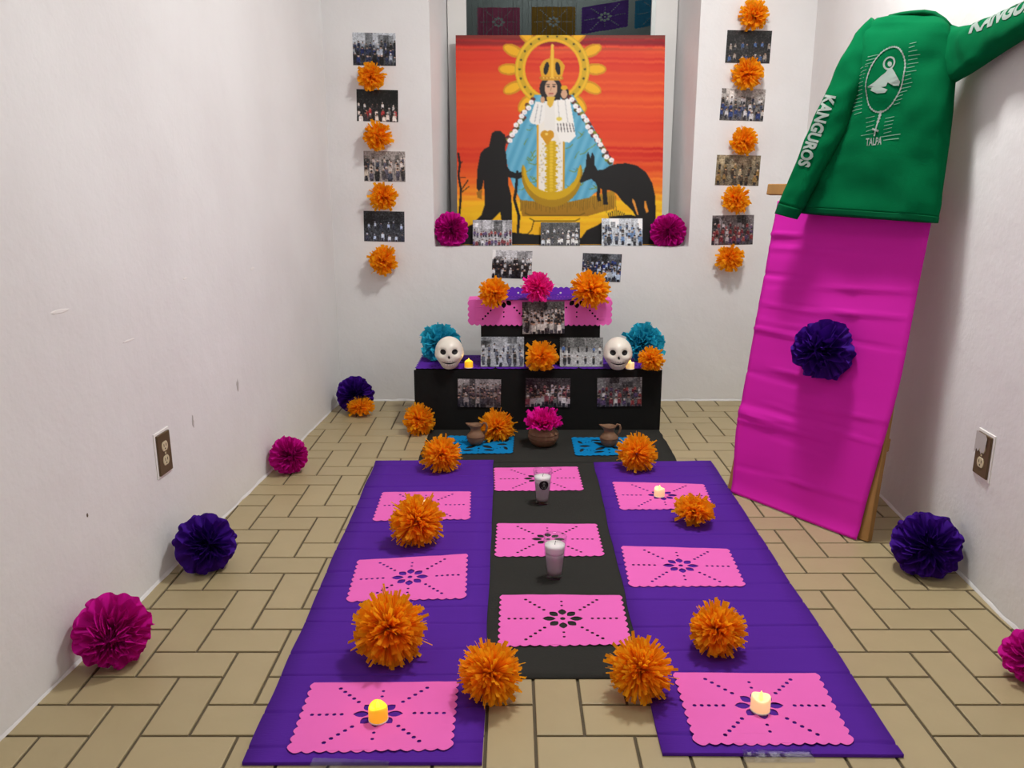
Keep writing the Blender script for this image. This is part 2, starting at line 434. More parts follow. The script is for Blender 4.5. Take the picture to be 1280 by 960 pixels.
# ------------------------------------------------------------------ cut tissue paper (flat template with real holes)
def leaf(cx, cy, ang, L, Wd, n=5):
    pts = []
    for s in (1, -1):
        for k in range(n):
            t = k / n if s == 1 else 1 - k / n
            pts.append((t * L, s * Wd * math.sin(PI * t) ** .8))
    ca, sa = math.cos(ang), math.sin(ang)
    return [(cx + x * ca - y * sa, cy + x * sa + y * ca) for x, y in pts]
def circ(cx, cy, r, n=6): return [(cx + r * math.cos(2 * PI * k / n), cy + r * math.sin(2 * PI * k / n)) for k in range(n)]
def scallop(W, H, nb, ns, r, top=False):
    out = []
    def side(p, q, n, nx, ny):
        for k in range(n):
            for m in range(5):
                t = (k + m / 5) / n; b = r * math.sin(PI * m / 5)
                out.append((p[0] + (q[0] - p[0]) * t + nx * b, p[1] + (q[1] - p[1]) * t + ny * b))
    w, h = W / 2, H / 2
    side((-w, -h), (w, -h), nb, 0, -1); side((w, -h), (w, h), ns, 1, 0)
    if top: side((w, h), (-w, h), nb, 0, 1)
    else: out.extend([(w - 2 * w * k / 8, h) for k in range(8)])
    side((-w, h), (-w, -h), ns, -1, 0)
    return out
def paper_pattern(kind):
    W, H = .318, .238
    holes = []
    if kind == 'star':
        out = scallop(W - .012, H - .006, 13, 9, .0068)
        for k in range(8):
            a = k * PI / 4; L = .030 if k % 2 == 0 and k % 4 == 0 else .028
            holes.append(leaf(.017 * math.cos(a), .017 * math.sin(a), a, L if k % 4 else .034, .0105))
        for s in (-1, 1):
            for k in range(5): holes.append(circ(s * (.074 + k * .0150), 0, .0046))
            for t in (-1, 1):
                for k in range(5): holes.append(circ(s * (.046 + k * .0115), t * (.042 + k * .0125), .0048))
            for k in range(2): holes.append(circ(0, s * (.062 + k * .02), .0040))
        holes.append(circ(0, 0, .007, 8))
    else:
        W, H = .30, .17
        out = scallop(W - .008, H - .008, 12, 7, .005, True)
        for s in (-1, 1):
            for t in (-1, 1):
                holes.append(leaf(s * .012, t * .010, math.atan2(t * .55, s), .055, .011))
                holes.append(leaf(s * .02, t * .050, math.atan2(t * .15, s), .05, .008))
                holes.append(leaf(s * .125, t * .052, math.atan2(-t, -s * .5), .035, .008))
            holes.append(leaf(s * .075, 0, 0 if s > 0 else PI, .05, .009))
            for k in range(4): holes.append(circ(s * (.065 + .014 * k), s * 0 + .045 - .006 * k, .0034)); holes.append(circ(s * (.065 + .014 * k), -.045 + .006 * k, .0034))
            holes.append(circ(0, s * .035, .006)); holes.append(circ(0, s * .06, .004))
        holes.append(circ(0, 0, .006))
    loops = [[Vector((x, y, 0)) for x, y in out]] + [[Vector((x, y, 0)) for x, y in h] for h in holes]
    tris = tessellate_polygon(loops)
    vs = [v for l in loops for v in l]
    bm = bmesh.new(); bv = [bm.verts.new(v) for v in vs]
    for t in tris:
        try: bm.faces.new([bv[i] for i in t])
        except ValueError: pass
    for x in np.arange(-.13, .131, .0433):
        bmesh.ops.bisect_plane(bm, geom=bm.verts[:] + bm.edges[:] + bm.faces[:], plane_co=(x, 0, 0), plane_no=(1, 0, 0))
    for y in (-.08, -.04, 0, .04, .08):
        bmesh.ops.bisect_plane(bm, geom=bm.verts[:] + bm.edges[:] + bm.faces[:], plane_co=(0, y, 0), plane_no=(0, 1, 0))
    bmesh.ops.recalc_face_normals(bm, faces=bm.faces[:])
    bm.verts.index_update()
    V = [v.co.copy() for v in bm.verts]; F = [tuple(v.index for v in f.verts) for f in bm.faces]
    if F:
        f = F[0]
        if (V[f[1]] - V[f[0]]).cross(V[f[2]] - V[f[0]]).z < 0: F = [t[::-1] for t in F]
    bm.free()
    return V, F, W, H
STAR = paper_pattern('star'); FOLK = paper_pattern('folk')
def paper_floor(pat, quad, z, m, label, group, seed):
    V, F, W, H = pat
    q = [Vector((p[0], p[1], 0)) for p in quad]
    vs = []
    for v in V:
        s = v.x / W + .5; t = .5 - v.y / H
        p = q[0].lerp(q[1], s).lerp(q[3].lerp(q[2], s), t)
        e = max(abs(v.x) / W * 2, abs(v.y) / H * 2)
        lift = .0012 * (noise.noise((v.x * 14, v.y * 14, seed)) + .4) + .0015 * max(0, e - .85) / .15 * (noise.noise((v.x * 25, v.y * 25, seed + 3)) + .3)
        vs.append((p.x, p.y, z + max(0, lift)))
    o = link('cut_paper', vs, F, m, None, False)
    md = o.modifiers.new('thickness', 'SOLIDIFY'); md.thickness = .0004; md.offset = 1
    return tag(o, label, 'cut paper', group)
PAP = [
 ('L1', [(478, 615), (589, 614), (588, 649), (465, 651)], .0090, 'pink cut-paper sheet on the left purple cloth, farthest, behind an orange flower'),
 ('L2', [(447, 700), (585, 692), (583, 748), (432, 752)], .0090, 'pink cut-paper sheet in the middle of the left purple cloth, slightly askew'),
 ('L3', [(390, 853), (574, 851), (566, 937), (357, 941)], .0090, 'pink cut-paper sheet under the glowing yellow candle, front left'),
 ('C1', [(617, 585), (722, 583), (730, 613), (618, 614)], .0045, 'pink cut-paper sheet on the black runner, farthest, behind the labelled glass candle'),
 ('C2', [(621, 654), (746, 655), (756, 695), (618, 696)], .0045, 'pink cut-paper sheet on the black runner between the two glass candles'),
 ('C3', [(625, 743), (777, 744), (790, 806), (622, 808)], .0045, 'pink cut-paper sheet on the black runner, nearest, nothing on it'),
 ('R1', [(765, 602), (880, 605), (893, 636), (775, 637)], .0090, 'pink cut-paper sheet on the right purple cloth, farthest, with a small candle'),
 ('R2', [(776, 682), (911, 686), (933, 733), (786, 733)], .0090, 'pink cut-paper sheet in the middle of the right purple cloth, nothing on it'),
 ('R3', [(840, 840), (1022, 841), (1070, 930), (868, 931)], .0090, 'pink cut-paper sheet under the cream candle, front right'),
]
for i, (k, q, z, lab) in enumerate(PAP):
    paper_floor(STAR, [onz(x, y, z) for x, y in q], z, 'pink_tissue', lab, 'pink cut papers on the floor', i * 3.7)
paper_floor(FOLK, [onz(x, y, .004) for x, y in [(560, 545), (643, 545), (641, 567), (553, 568)]], .0045, 'blue_tissue', 'blue cut-paper sheet under the left clay jug on the black mat', 'blue cut papers', 50)
paper_floor(FOLK, [onz(x, y, .004) for x, y in [(714, 547), (800, 547), (807, 569), (719, 570)]], .0045, 'blue_tissue', 'blue cut-paper sheet under the right clay jug on the black mat', 'blue cut papers', 60)
# purple cut papers covering the lower step
for i, (a, b, lab) in enumerate([(-.425, -.075, 'purple cut-paper cover under the skull at the left end of the lower step'),
                                 (-.070, .290, 'purple cut-paper cover in the middle of the lower step under leaning photos'),
                                 (.295, .652, 'purple cut-paper cover under the skull at the right end of the lower step')]):
    V, F, W, H = STAR
    vs = [(a + (b - a) * (v.x / W + .5), 3.405 + .29 * (v.y / H + .5), .2785 + .0006 * noise.noise((v.x * 20, v.y * 20, i))) for v in V]
    o = link('cut_paper', vs, F, 'purple_tissue'); tag(o, lab, 'cut paper', 'purple cut papers on the step')
# pink cut papers folded over the front edge of the upper step
def folded_paper(x0, flare, m, label):
    V, F, W, H = STAR; vs = []
    yF = S2[2] - .006; zT = S2[5] + .002
    for v in V:
        x = x0 + v.x; y = v.y + .008
        over = max(0, S2[0] - x) if flare < 0 else max(0, x - S2[1])
        if y >= 0: p = Vector((x, yF + y, zT))
        else:
            wv = .004 * noise.noise((x * 22, y * 10, 2.2)) * min(1, -y / .03)
            p = Vector((x, yF - .002 + wv, zT + y))
        p.y += over * .55; p.z -= over * (.10 if y > 0 else .02)
        vs.append(p)
    o = link('cut_paper', vs, F, m); tag(o, label, 'cut paper', 'pink cut papers on the upper step')
folded_paper(-.036, -1, 'pink_tissue', 'pink cut-paper sheet folded over the upper step, left half')
folded_paper(.283, 1, 'pink_tissue', 'pink cut-paper sheet folded over the upper step, right half')
V, F, W, H = STAR; vs = []
for v in V:      # purple, upside down: scalloped edge turned up at the back
    x = .125 - v.x * 1.05; y = 3.56 - v.y * .85
    k = max(0, y - 3.63); vs.append((x, y - k * .35, S2[5] + .004 + k * .95))
tag(link('cut_paper', vs, F, 'purple_tissue'), 'purple cut-paper sheet with upturned scalloped edge on the upper step', 'cut paper')

# ------------------------------------------------------------------ paper flowers
def basis(ax):
    ax = Vector(ax).normalized(); u = ax.orthogonal().normalized(); return u, ax.cross(u), ax
def clampv(p, planes):
    for (pt, n) in planes:
        d = (p - pt).dot(n)
        if d < .0015: p = p + n * (.0015 - d + .001 * random.random())
    return p
FLOORP = lambda z: (Vector((0, 0, z)), Vector((0, 0, 1)))
BACKP = (Vector((0, BY, 0)), Vector((0, -1, 0)))
LEFTN = Vector((1, -.0549, 0)).normalized(); LEFTP = (Vector((LX(BY), BY, 0)), LEFTN)
RIGHTN = Vector((-1, .0675, 0)).normalized(); RIGHTP = (Vector((RX(BY), BY, 0)), RIGHTN)
def solve(px, py, rpx, base, k):
    R = .05
    for _ in range(8):
        c = onz(px, py, base + k * R); R = rpx * depth(c) / FPX
    return c, R
def fringe(root, c, R, ax, planes, m, n, wd, seed, amax=2.3, squash=1.0, layers=4):
    rnd = random.Random(seed); u, v, a = basis(ax); loc = Vector(root.location)
    mbs = [MB() for _ in range(layers)]; n = int(n * 1.9)
    for i in range(n):
        ct = 1 - (i + .5) / n * (1 - math.cos(amax)); th = math.acos(max(-1, min(1, ct))); ph = i * 2.39996 + rnd.uniform(-.25, .25)
        th = max(0, th + rnd.uniform(-.12, .12))
        d = (u * math.cos(ph) + v * math.sin(ph)) * math.sin(th) + a * math.cos(th) * squash
        L = R * rnd.uniform(.84, 1.04)
        s = Vector((rnd.uniform(-1, 1), rnd.uniform(-1, 1), rnd.uniform(-1, 1))); s = (s - d * s.dot(d) / max(1e-6, d.dot(d))).normalized()
        bend = Vector((rnd.uniform(-1, 1), rnd.uniform(-1, 1), rnd.uniform(-1, 1))) * R * rnd.uniform(.05, .24)
        tw = rnd.uniform(-.8, .8); vs = []
        for t, wk in ((.08, .4), (.45, .8), (.78, 1.1), (1.0, rnd.uniform(.9, 1.25))):
            p = c + d * L * t + bend * t * t
            sd = (Matrix.Rotation(tw * t, 3, d) @ s) * (R * wd * wk * .5)
            vs += [clampv(p - sd, planes) - loc, clampv(p + sd, planes) - loc]
        mbs[min(layers - 1, int(th / amax * layers))].add(vs, [(0, 1, 3, 2), (2, 3, 5, 4), (4, 5, 7, 6)])
    for q in mbs:
        if q.v: q.build('fringe_layer', m, root)
def ruffle(root, c, R, ax, planes, m, seed, layers=7, a0=.25, a1=1.75, pleats=13, rough=1.9):
    rnd = random.Random(seed); u, v, a = basis(ax); loc = Vector(root.location)
    NU, NV = 120, 9
    for l in range(layers):
        al = a0 + (a1 - a0) * l / (layers - 1); vs = []; fs = []
        RL = R * (.74 + .26 * (l / (layers - 1)) ** .6); f0 = rnd.uniform(0, 6.28); mm = pleats + rnd.randint(-2, 2)
        for j in range(NV + 1):
            t = j / NV
            for k in range(NU):
                ph = 2 * PI * k / NU
                rip = .16 * t * math.sin(mm * ph + f0) + rough * .30 * t * noise.noise((math.cos(ph) * 1.6, math.sin(ph) * 1.6, l * 1.7 + seed)) + rough * .16 * t * t * noise.noise((math.cos(ph) * 4, math.sin(ph) * 4, l * 2.3 + seed))
                ang = al + rip + .25 * (t - .5) * (1 if l > layers / 2 else -.6)
                ln = RL * t * (1 - .05 * t * (1 - abs(math.sin(mm * ph * .5 + f0 * .5)))) * (1 + .05 * rough * noise.noise((math.cos(ph) * 2, math.sin(ph) * 2, l + seed * 3)))
                p = c + ((u * math.cos(ph) + v * math.sin(ph)) * math.sin(ang) + a * math.cos(ang)) * ln
                vs.append(clampv(p, planes) - loc)
        for j in range(NV):
            for k in range(NU): fs.append((j * NU + k, j * NU + (k + 1) % NU, (j + 1) * NU + (k + 1) % NU, (j + 1) * NU + k))
        link('petal_layer', vs, fs, m, root, True)
FN = [0]
def flower(px, py, r, label, mode, m='orange_paper', kind='fringe', base=0.0, k=.86, ax=None, planes=(), group='orange paper flowers', n=230, wd=.13, name='paper_flower', c=None, **kw):
    FN[0] += 1; sd = FN[0] * 13 + 5
    if mode == 'floor':
        c, R = solve(px, py, r, base, k); root = (c.x, c.y, base); ax = ax or (0, -.6, .8)
        planes = [FLOORP(base)] + list(planes)
    elif mode == 'back':
        c = ony(px, py, BY - .035); R = r * depth(c) / FPX; c = ony(px, py, BY - R * .6); root = (c.x, BY, c.z); ax = ax or (0, -1, .1); planes = [BACKP] + list(planes)
    else:
        R = r * depth(c) / FPX; root = tuple(c); planes = list(planes)
    t = thing(name, label, 'paper flower', root, group)
    if kind == 'fringe': fringe(t, c, R, ax, planes, m, n, wd, sd, **kw)
    else: ruffle(t, c, R, ax, planes, m, sd, **kw)
    return t
# back wall columns
for i, (x, y, r) in enumerate([(464, 96, 17), (472, 170, 18), (479, 246, 17), (479, 326, 18)]):
    lab = ['orange paper flower between the first and second photos of the left wall column', 'orange paper flower between the second and third photos of the left wall column',
           'orange paper flower between the third and fourth photos of the left wall column', 'orange paper flower ending the left wall column below its lowest photo'][i]
    flower(x, y, r, lab, 'back', n=110, wd=.2, amax=1.9)
for i, (x, y, r) in enumerate([(942, 19, 18), (934, 92, 19), (930, 176, 17), (920, 250, 17), (912, 323, 17)]):
    lab = ['orange paper flower topmost in the right wall column, above its photos', 'orange paper flower between the first and second photos of the right wall column',
           'orange paper flower between the second and third photos of the right wall column', 'orange paper flower between the third and fourth photos of the right wall column',
           'orange paper flower ending the right wall column below its lowest photo'][i]
    flower(x, y, r, lab, 'back', n=110, wd=.2, amax=1.9)
# niche sill
SILL = NZ0
PNT_B, PNT_T = 3.985, 4.115
c = ony(564, 287, 3.935); flower(564, 287, 23, 'magenta paper flower on the sill at the left of the painting', 'free', 'magenta_paper', 'ruffle', ax=(.1, -1, .25), c=c, planes=[FLOORP(SILL), (Vector((0, 3.972, 0)), Vector((0, -1, 0)))], group='magenta pompom flowers', pleats=17)
c = ony(835, 289, 3.935); flower(835, 289, 23, 'magenta paper flower on the sill at the right of the painting', 'free', 'magenta_paper', 'ruffle', ax=(-.1, -1, .25), c=c, planes=[FLOORP(SILL), (Vector((0, 3.972, 0)), Vector((0, -1, 0)))], group='magenta pompom flowers', pleats=17)
# upper step
zT = S2[5] + .006
flower(617, 366, 19, 'orange paper flower at the left end of the upper step', 'free', c=ony(617, 366, 3.455), n=120, wd=.17, ax=(0, -.88, .45), amax=1.6)
flower(738, 363, 24, 'large orange paper flower at the right end of the upper step', 'free', c=ony(738, 363, 3.455), n=150, wd=.14, ax=(0, -.88, .45), amax=1.6)
flower(672, 360, 19, 'pink paper flower on the middle of the upper step', 'free', 'pink_fringe', c=ony(672, 360, 3.455), n=150, wd=.15, ax=(0, -.88, .45), amax=1.6, group='pink fringe flowers')
# lower step
z1 = S1[5] + .003
flower(677, 446, 20, 'orange paper flower between the two photos leaning on the upper step', 'floor', base=z1, n=130, wd=.18, ax=(0, -.95, .2), planes=[(Vector((0, 3.475, 0)), Vector((0, -1, 0)))])
flower(814, 449, 16, 'orange paper flower at the right end of the lower step beside a blue flower', 'floor', base=z1, n=130, wd=.18, ax=(0, -.95, .2))
c = ony(551, 430, 3.60); flower(551, 430, 25, 'turquoise paper flower behind the left skull', 'free', 'blue_paper', c=c, ax=(-.1, -.9, .3), planes=[FLOORP(z1)], group='turquoise paper flowers', n=190, wd=.24, amax=1.7)
c = ony(804, 429, 3.60); flower(804, 429, 25, 'turquoise paper flower behind the right skull', 'free', 'blue_paper', c=c, ax=(.1, -.9, .3), planes=[FLOORP(z1)], group='turquoise paper flowers', n=190, wd=.24, amax=1.7)
# floor around the mat
flower(524, 525, 20, 'orange paper flower on the tiles at the left foot of the altar', 'floor', n=190, wd=.14, planes=[(Vector((0, 3.388, 0)), Vector((0, -1, 0)))])
flower(552, 568, 24, 'orange paper flower at the far left corner of the left purple sheet', 'floor', base=.006, n=230, wd=.12)
flower(621, 534, 22, 'orange paper flower on the black mat right behind the left clay jug', 'floor', base=.005, n=220, wd=.12, k=.62)
flower(796, 567, 24, 'orange paper flower on the black mat beside the right clay jug', 'floor', base=.006, n=220, wd=.12)
# on the purple sheets
flower(521, 651, 33, 'orange paper flower on the far cut paper of the left purple sheet', 'floor', base=.0105, n=280, wd=.11)
flower(487, 786, 45, 'largest orange paper flower on the left purple sheet, nearest the glowing candle', 'floor', base=.008, n=330, wd=.105)
flower(613, 841, 39, 'orange paper flower at the front end of the black runner, left corner', 'floor', base=.006, n=320, wd=.095, ax=(.1, -.5, .9))
flower(800, 837, 39, 'orange paper flower at the front end of the black runner, right corner', 'floor', base=.006, n=320, wd=.095, ax=(-.1, -.5, .9))
stub = flower(868, 640, 25, 'flattened orange paper flower at the edge of the far right cut paper', 'floor', base=.0105, n=190, wd=.15, k=.55, ax=(0, -.1, 1), amax=1.6, squash=.75)
mb = MB(); so_ = onz(866, 652, .022) - Vector(stub.location)      # folded strip end sticking out towards the viewer
for k_, (dx_, dz_) in enumerate(((-.010, 0), (0, .006), (.010, -.002))):
    mb.add([so_ + Vector((dx_ - .006, .03, dz_)), so_ + Vector((dx_ + .006, .03, dz_ + .004)), so_ + Vector((dx_ * 1.3 + .008, -.012, dz_ - .009)), so_ + Vector((dx_ * 1.3 - .008, -.012, dz_ - .011))], [(0, 1, 2, 3)])
mb.build('stem_stub', 'orange_paper', stub)
flower(896, 787, 34, 'orange paper flower in the middle of the right purple sheet, near the cream candle', 'floor', base=.008, n=270, wd=.12)
# along the walls
flower(444, 493, 24, 'purple paper flower in the far left corner behind a small orange one', 'floor', 'purple_paper', 'ruffle', planes=[LEFTP, BACKP], ax=(.4, -1, .3), group='purple pompom flowers', pleats=14, k=.9)
flower(451, 509, 17, 'flattened orange paper flower on the tiles before the corner purple flower', 'floor', n=120, wd=.17, k=.6, ax=(0, -.4, 1), squash=.7, amax=1.8)
flower(361, 569, 25, 'magenta paper flower farthest along the foot of the left wall', 'floor', 'magenta_paper', 'ruffle', planes=[LEFTP], ax=(.5, -.9, .3), group='magenta pompom flowers', pleats=18, k=.9)
flower(257, 679, 39, 'purple paper flower at the foot of the left wall beneath the outlet', 'floor', 'purple_paper', 'ruffle', planes=[LEFTP], ax=(.5, -.8, .35), group='purple pompom flowers', k=.9)
flower(141, 789, 48, 'big magenta paper flower nearest along the foot of the left wall', 'floor', 'magenta_paper', 'ruffle', planes=[LEFTP], ax=(.3, -.75, .15), group='magenta pompom flowers', pleats=16, k=.9, a1=1.6)
flower(1159, 682, 43, 'purple paper flower at the foot of the right wall behind the leaning frame', 'floor', 'purple_paper', 'ruffle', planes=[RIGHTP], ax=(-.35, -.9, .3), group='purple pompom flowers', k=.85)
flower(1294, 822, 38, 'magenta paper flower at the foot of the right wall, cut by the picture edge', 'floor', 'magenta_paper', 'ruffle', planes=[RIGHTP], ax=(-.6, -.8, .3), group='magenta pompom flowers', k=.9)

# ------------------------------------------------------------------ raster drawing into point colours (printed photos, painting)
class Img:
    def __init__(s, w, h, x0, y0, x1, y1):
        s.w, s.h = w, h
        s.X, s.Y = np.meshgrid(np.linspace(x0, x1, w), np.linspace(y0, y1, h)); s.a = np.zeros((h, w, 3))
    def put(s, mask, col): s.a[mask] = np.array(col, float) if not isinstance(col, np.ndarray) or col.ndim == 1 else col[mask]
    def poly(s, pts, col):
        X, Y = s.X, s.Y; ins = np.zeros(X.shape, bool); n = len(pts)
        for i in range(n):
            (xa, ya), (xb, yb) = pts[i], pts[(i + 1) % n]
            if ya == yb: continue
            c = ((ya > Y) != (yb > Y)) & (X < (xb - xa) * (Y - ya) / (yb - ya) + xa); ins ^= c
        s.put(ins, col); return ins
    def ell(s, cx, cy, rx, ry, col, ang=0):
        ca, sa = math.cos(ang), math.sin(ang); dx, dy = s.X - cx, s.Y - cy
        m = ((dx * ca + dy * sa) / rx) ** 2 + ((-dx * sa + dy * ca) / ry) ** 2 < 1; s.put(m, col); return m
    def line(s, pts, wd, col):
        for (xa, ya), (xb, yb) in zip(pts[:-1], pts[1:]):
            dx, dy = xb - xa, yb - ya; L = max(1e-6, dx * dx + dy * dy)
            t = np.clip(((s.X - xa) * dx + (s.Y - ya) * dy) / L, 0, 1)
            s.put((s.X - xa - t * dx) ** 2 + (s.Y - ya - t * dy) ** 2 < (wd / 2) ** 2, col)
def to_lin(a):
    a = np.clip(a, 0, 255) / 255; return np.where(a <= .04045, a / 12.92, ((a + .055) / 1.055) ** 2.4)
def picture(name, img, P00, P10, P01, m, thick, parent=None):
    """grid of points from the drawing; P00 top-left, P10 top-right, P01 bottom-left"""
    h, wd = img.h, img.w; P00, P10, P01 = Vector(P00), Vector(P10), Vector(P01)
    ex, ey = P10 - P00, P01 - P00; nb = ex.cross(ey).normalized() * thick
    u = np.linspace(0, 1, wd); v = np.linspace(0, 1, h); U, Vv = np.meshgrid(u, v)
    org = P00 + ey + ex * .5
    pts = np.array(P00 - org)[None, None] + U[..., None] * np.array(ex) + Vv[..., None] * np.array(ey)
    pts = pts.reshape(-1, 3)
    idx = np.arange(h * wd).reshape(h, wd)
    F = np.stack([idx[:-1, :-1], idx[1:, :-1], idx[1:, 1:], idx[:-1, 1:]], -1).reshape(-1, 4)
    n = h * wd
    back = [Vector(P00 - org) + nb, Vector(P10 - org) + nb, Vector(P10 - org) + ey + nb, Vector(P00 - org) + ey + nb]
    rim = [0, wd - 1, n - 1, n - wd]
    # separate rim copy so the edge keeps a plain paper colour
    rimv = [pts[r] for r in rim]
    allv = np.concatenate([pts, np.array([tuple(b) for b in back]), np.array(rimv)])
    extra = [(n + 0, n + 1, n + 2, n + 3)] + [(n + 4 + i, n + 4 + (i + 1) % 4, n + (i + 1) % 4, n + i) for i in range(4)]
    me = bpy.data.meshes.new(name)
    me.from_pydata(allv.tolist(), [], F.tolist() + extra); me.update()
    col = np.ones((len(allv), 4)); col[:n, :3] = to_lin(img.a).reshape(-1, 3); col[n:, :3] = .55 if thick < .005 else .12
    at = me.color_attributes.new('Col', 'FLOAT_COLOR', 'POINT'); at.data.foreach_set('color', col.astype(np.float32).ravel())
    me.materials.append(MATS[m])
    o = bpy.data.objects.new(name, me); COL.objects.link(o); o.location = org
    if parent: o.parent = parent
    return o

def crowd(seed, sky=150, ground=110, people=90, tint=(1, 1, 1), rows=2, n=9, top=.35, cloth=None, dark=.0, contrast=1.0):
    r = np.random.RandomState(seed); im = Img(118, 86, 0, 0, 66, 48); rows += 1; n = int(n * 1.25)
    g = im.Y / 48; base = sky * (1 - np.clip((g - top) * 4, 0, 1)) + ground * np.clip((g - top) * 4, 0, 1)
    base = base + r.randn(86, 118) * 10
    for _ in range(9):    # background blocks: doors, trees, walls
        x = r.uniform(0, 66); ww = r.uniform(4, 16); hh = r.uniform(.15, .6) * 48; y = r.uniform(-5, 14)
        base = np.where((abs(im.X - x) < ww / 2) & (im.Y > y) & (im.Y < y + hh), base * r.uniform(.45, 1.35), base)
    im.a = np.repeat(base[..., None], 3, 2)
    for row in range(rows):
        yy = 48 * (top + (.62 - top * .4) * row / max(1, rows - 1) * .75)
        for k in range(n):
            x = 66 * (k + .5 + r.uniform(-.3, .3)) / n; y = yy + r.uniform(-2.5, 2.5); s = (1.25 + .35 * row) * r.uniform(.85, 1.2)
            c = np.array(cloth[r.randint(len(cloth))], float) if cloth is not None and r.rand() < .75 else np.ones(3) * r.choice([30, 60, 110, 190, 225])
            c = c * people / 100
            im.poly([(x - s * 1.3, y + s), (x + s * 1.3, y + s), (x + s * 1.5, y + s * 4.2), (x + s * .9, y + s * 7.5), (x - s * .9, y + s * 7.5), (x - s * 1.5, y + s * 4.2)], c)
            im.poly([(x - s * .9, y + s * 4.5), (x + s * .9, y + s * 4.5), (x + s, y + s * 8), (x - s, y + s * 8)], np.ones(3) * r.choice([25, 45, 70]) + np.array([0, 0, 10]))
            im.ell(x, y, s * .8, s, np.array([168, 138, 120]) * r.uniform(.7, 1.15)); im.ell(x, y - s * .65, s * .85, s * .55, np.ones(3) * r.choice([20, 35, 200], p=[.5, .3, .2]))
    a = im.a * np.array(tint); a = (a - 110) * contrast + 110
    yy, xx = im.Y / 48 - .5, im.X / 66 - .5
    lo_ = np.kron(r.randn(22, 30, 1), np.ones((4, 4, 1)))[:86, :118] * 12; mid = np.kron(r.randn(43, 59, 1), np.ones((2, 2, 1))) * 14
    a = a + lo_ + mid + r.randn(86, 118, 1) * 8
    sm = a.copy(); sm[1:-1, 1:-1] = (a[1:-1, 1:-1] * 2 + a[:-2, 1:-1] + a[2:, 1:-1] + a[1:-1, :-2] + a[1:-1, 2:]) / 6
    im.a = np.clip(sm, 5, 250) * (1 - dark); return im

def photo(box, where, label, group, im, tilt=0.0, Y=None, lean=None):
    x0, y0, x1, y1 = box
    if where == 'y':          # flat against a plane y = Y, tilted in its plane
        a, b = ony(x0, y0, Y), ony(x1, y0, Y); c = ony(x0, y1, Y); b.z = a.z; c.x = a.x
        mid = (b + c) / 2; rot = Matrix.Rotation(tilt, 3, 'Y')
        a, b, c = [mid + rot @ (p - mid) for p in (a, b, c)]
    else:                     # standing at z = Y, its foot at y, leaning back
        foot, dy = lean
        c = ony(x0, y1, foot); c.z = Y + .0015; a = ony(x0, y0, foot + dy); wd = (x1 - x0) * depth(c) / FPX
        a.x = c.x + wd * math.sin(tilt); a.y = foot + dy; b = a + Vector((wd * math.cos(tilt), 0, -wd * math.sin(tilt) * 0))
        c.x = a.x - wd * math.sin(tilt)
    o = picture('photo_print', im, a, b, c, 'photo_ink', .0006)
    return tag(o, label, 'photo', group)
BYP = BY - .0012; G1 = 'photos pinned to the back wall'; D = math.radians
blu = [(60, 70, 100), (40, 60, 120), (200, 205, 215)]; mar = [(120, 40, 50), (150, 60, 60), (90, 70, 110)]; wht = [(225, 225, 225), (200, 205, 215), (60, 60, 70)]
photo((440, 41, 494, 82), 'y', 'group photo at the top of the left wall column, bright sky', G1, crowd(1, 185, 60, 80, (.97, 1, 1.03), 2, 9, .3, blu, contrast=1.15), D(1), BYP)
photo((445, 112, 497, 152), 'y', 'dark night group photo second in the left wall column', G1, crowd(2, 22, 35, 100, (1, .98, .97), 2, 6, .45, [(220, 215, 210), (170, 60, 60), (60, 50, 50)], contrast=1.1), D(1.5), BYP)
photo((454, 189, 506, 227), 'y', 'photo third in the left wall column with pale sandy slope', G1, crowd(3, 150, 140, 95, (1.04, 1, .97), 3, 6, .25, [(90, 90, 110), (60, 70, 90), (200, 195, 185)]), D(1), BYP)
photo((454, 264, 505, 302), 'y', 'dark group photo lowest in the left wall column', G1, crowd(4, 45, 60, 100, (.93, 1, 1.12), 1, 5, .4, wht, contrast=1.0), D(1.2), BYP)
photo((909, 38, 965, 79), 'y', 'black background group photo at the top of the right wall column', G1, crowd(5, 20, 28, 100, (1, 1, 1), 1, 6, .4, [(210, 210, 200), (60, 90, 140), (150, 140, 130)]), D(1), BYP)
photo((902, 111, 957, 151), 'y', 'group photo with arched doorways second in the right wall column', G1, crowd(6, 165, 90, 95, (1.03, 1, .97), 2, 8, .3, blu), D(1.5), BYP)
photo((896, 194, 951, 232), 'y', 'brown toned group photo third in the right wall column', G1, crowd(7, 120, 100, 85, (1.1, 1, .8), 2, 5, .3, [(150, 130, 90), (70, 60, 50)]), D(1), BYP)
photo((891, 269, 943, 306), 'y', 'group photo with reddish shirts lowest in the right wall column', G1, crowd(8, 110, 60, 85, (1.04, .98, 1), 2, 8, .32, mar), D(-1), BYP)
photo((615, 313, 665, 348), 'y', 'black and white photo of a standing row, on the wall below the sill at left', G1, crowd(9, 190, 50, 90, (1, 1, 1.02), 2, 8, .3, [(40, 40, 45), (200, 200, 200)], contrast=1.25), D(2), BYP)
photo((728, 317, 777, 352), 'y', 'crowded group photo with blue shirts, on the wall below the sill at right', G1, crowd(10, 80, 60, 95, (.95, 1, 1.06), 3, 8, .25, blu, contrast=1.15), D(2), BYP)
G2 = 'photos standing on the sill'
photo((591, 275, 640, 308), 's', 'photo of a row of maroon shirts before arches, left on the sill', G2, crowd(11, 150, 170, 95, (1, 1, 1.03), 1, 11, .45, mar), 0, SILL, (3.945, .03))
photo((676, 278, 725, 308), 's', 'dark photo of people in white shirts, middle of the sill', G2, crowd(12, 75, 70, 95, (1, 1, 1), 2, 7, .3, wht), 0, SILL, (3.945, .03))
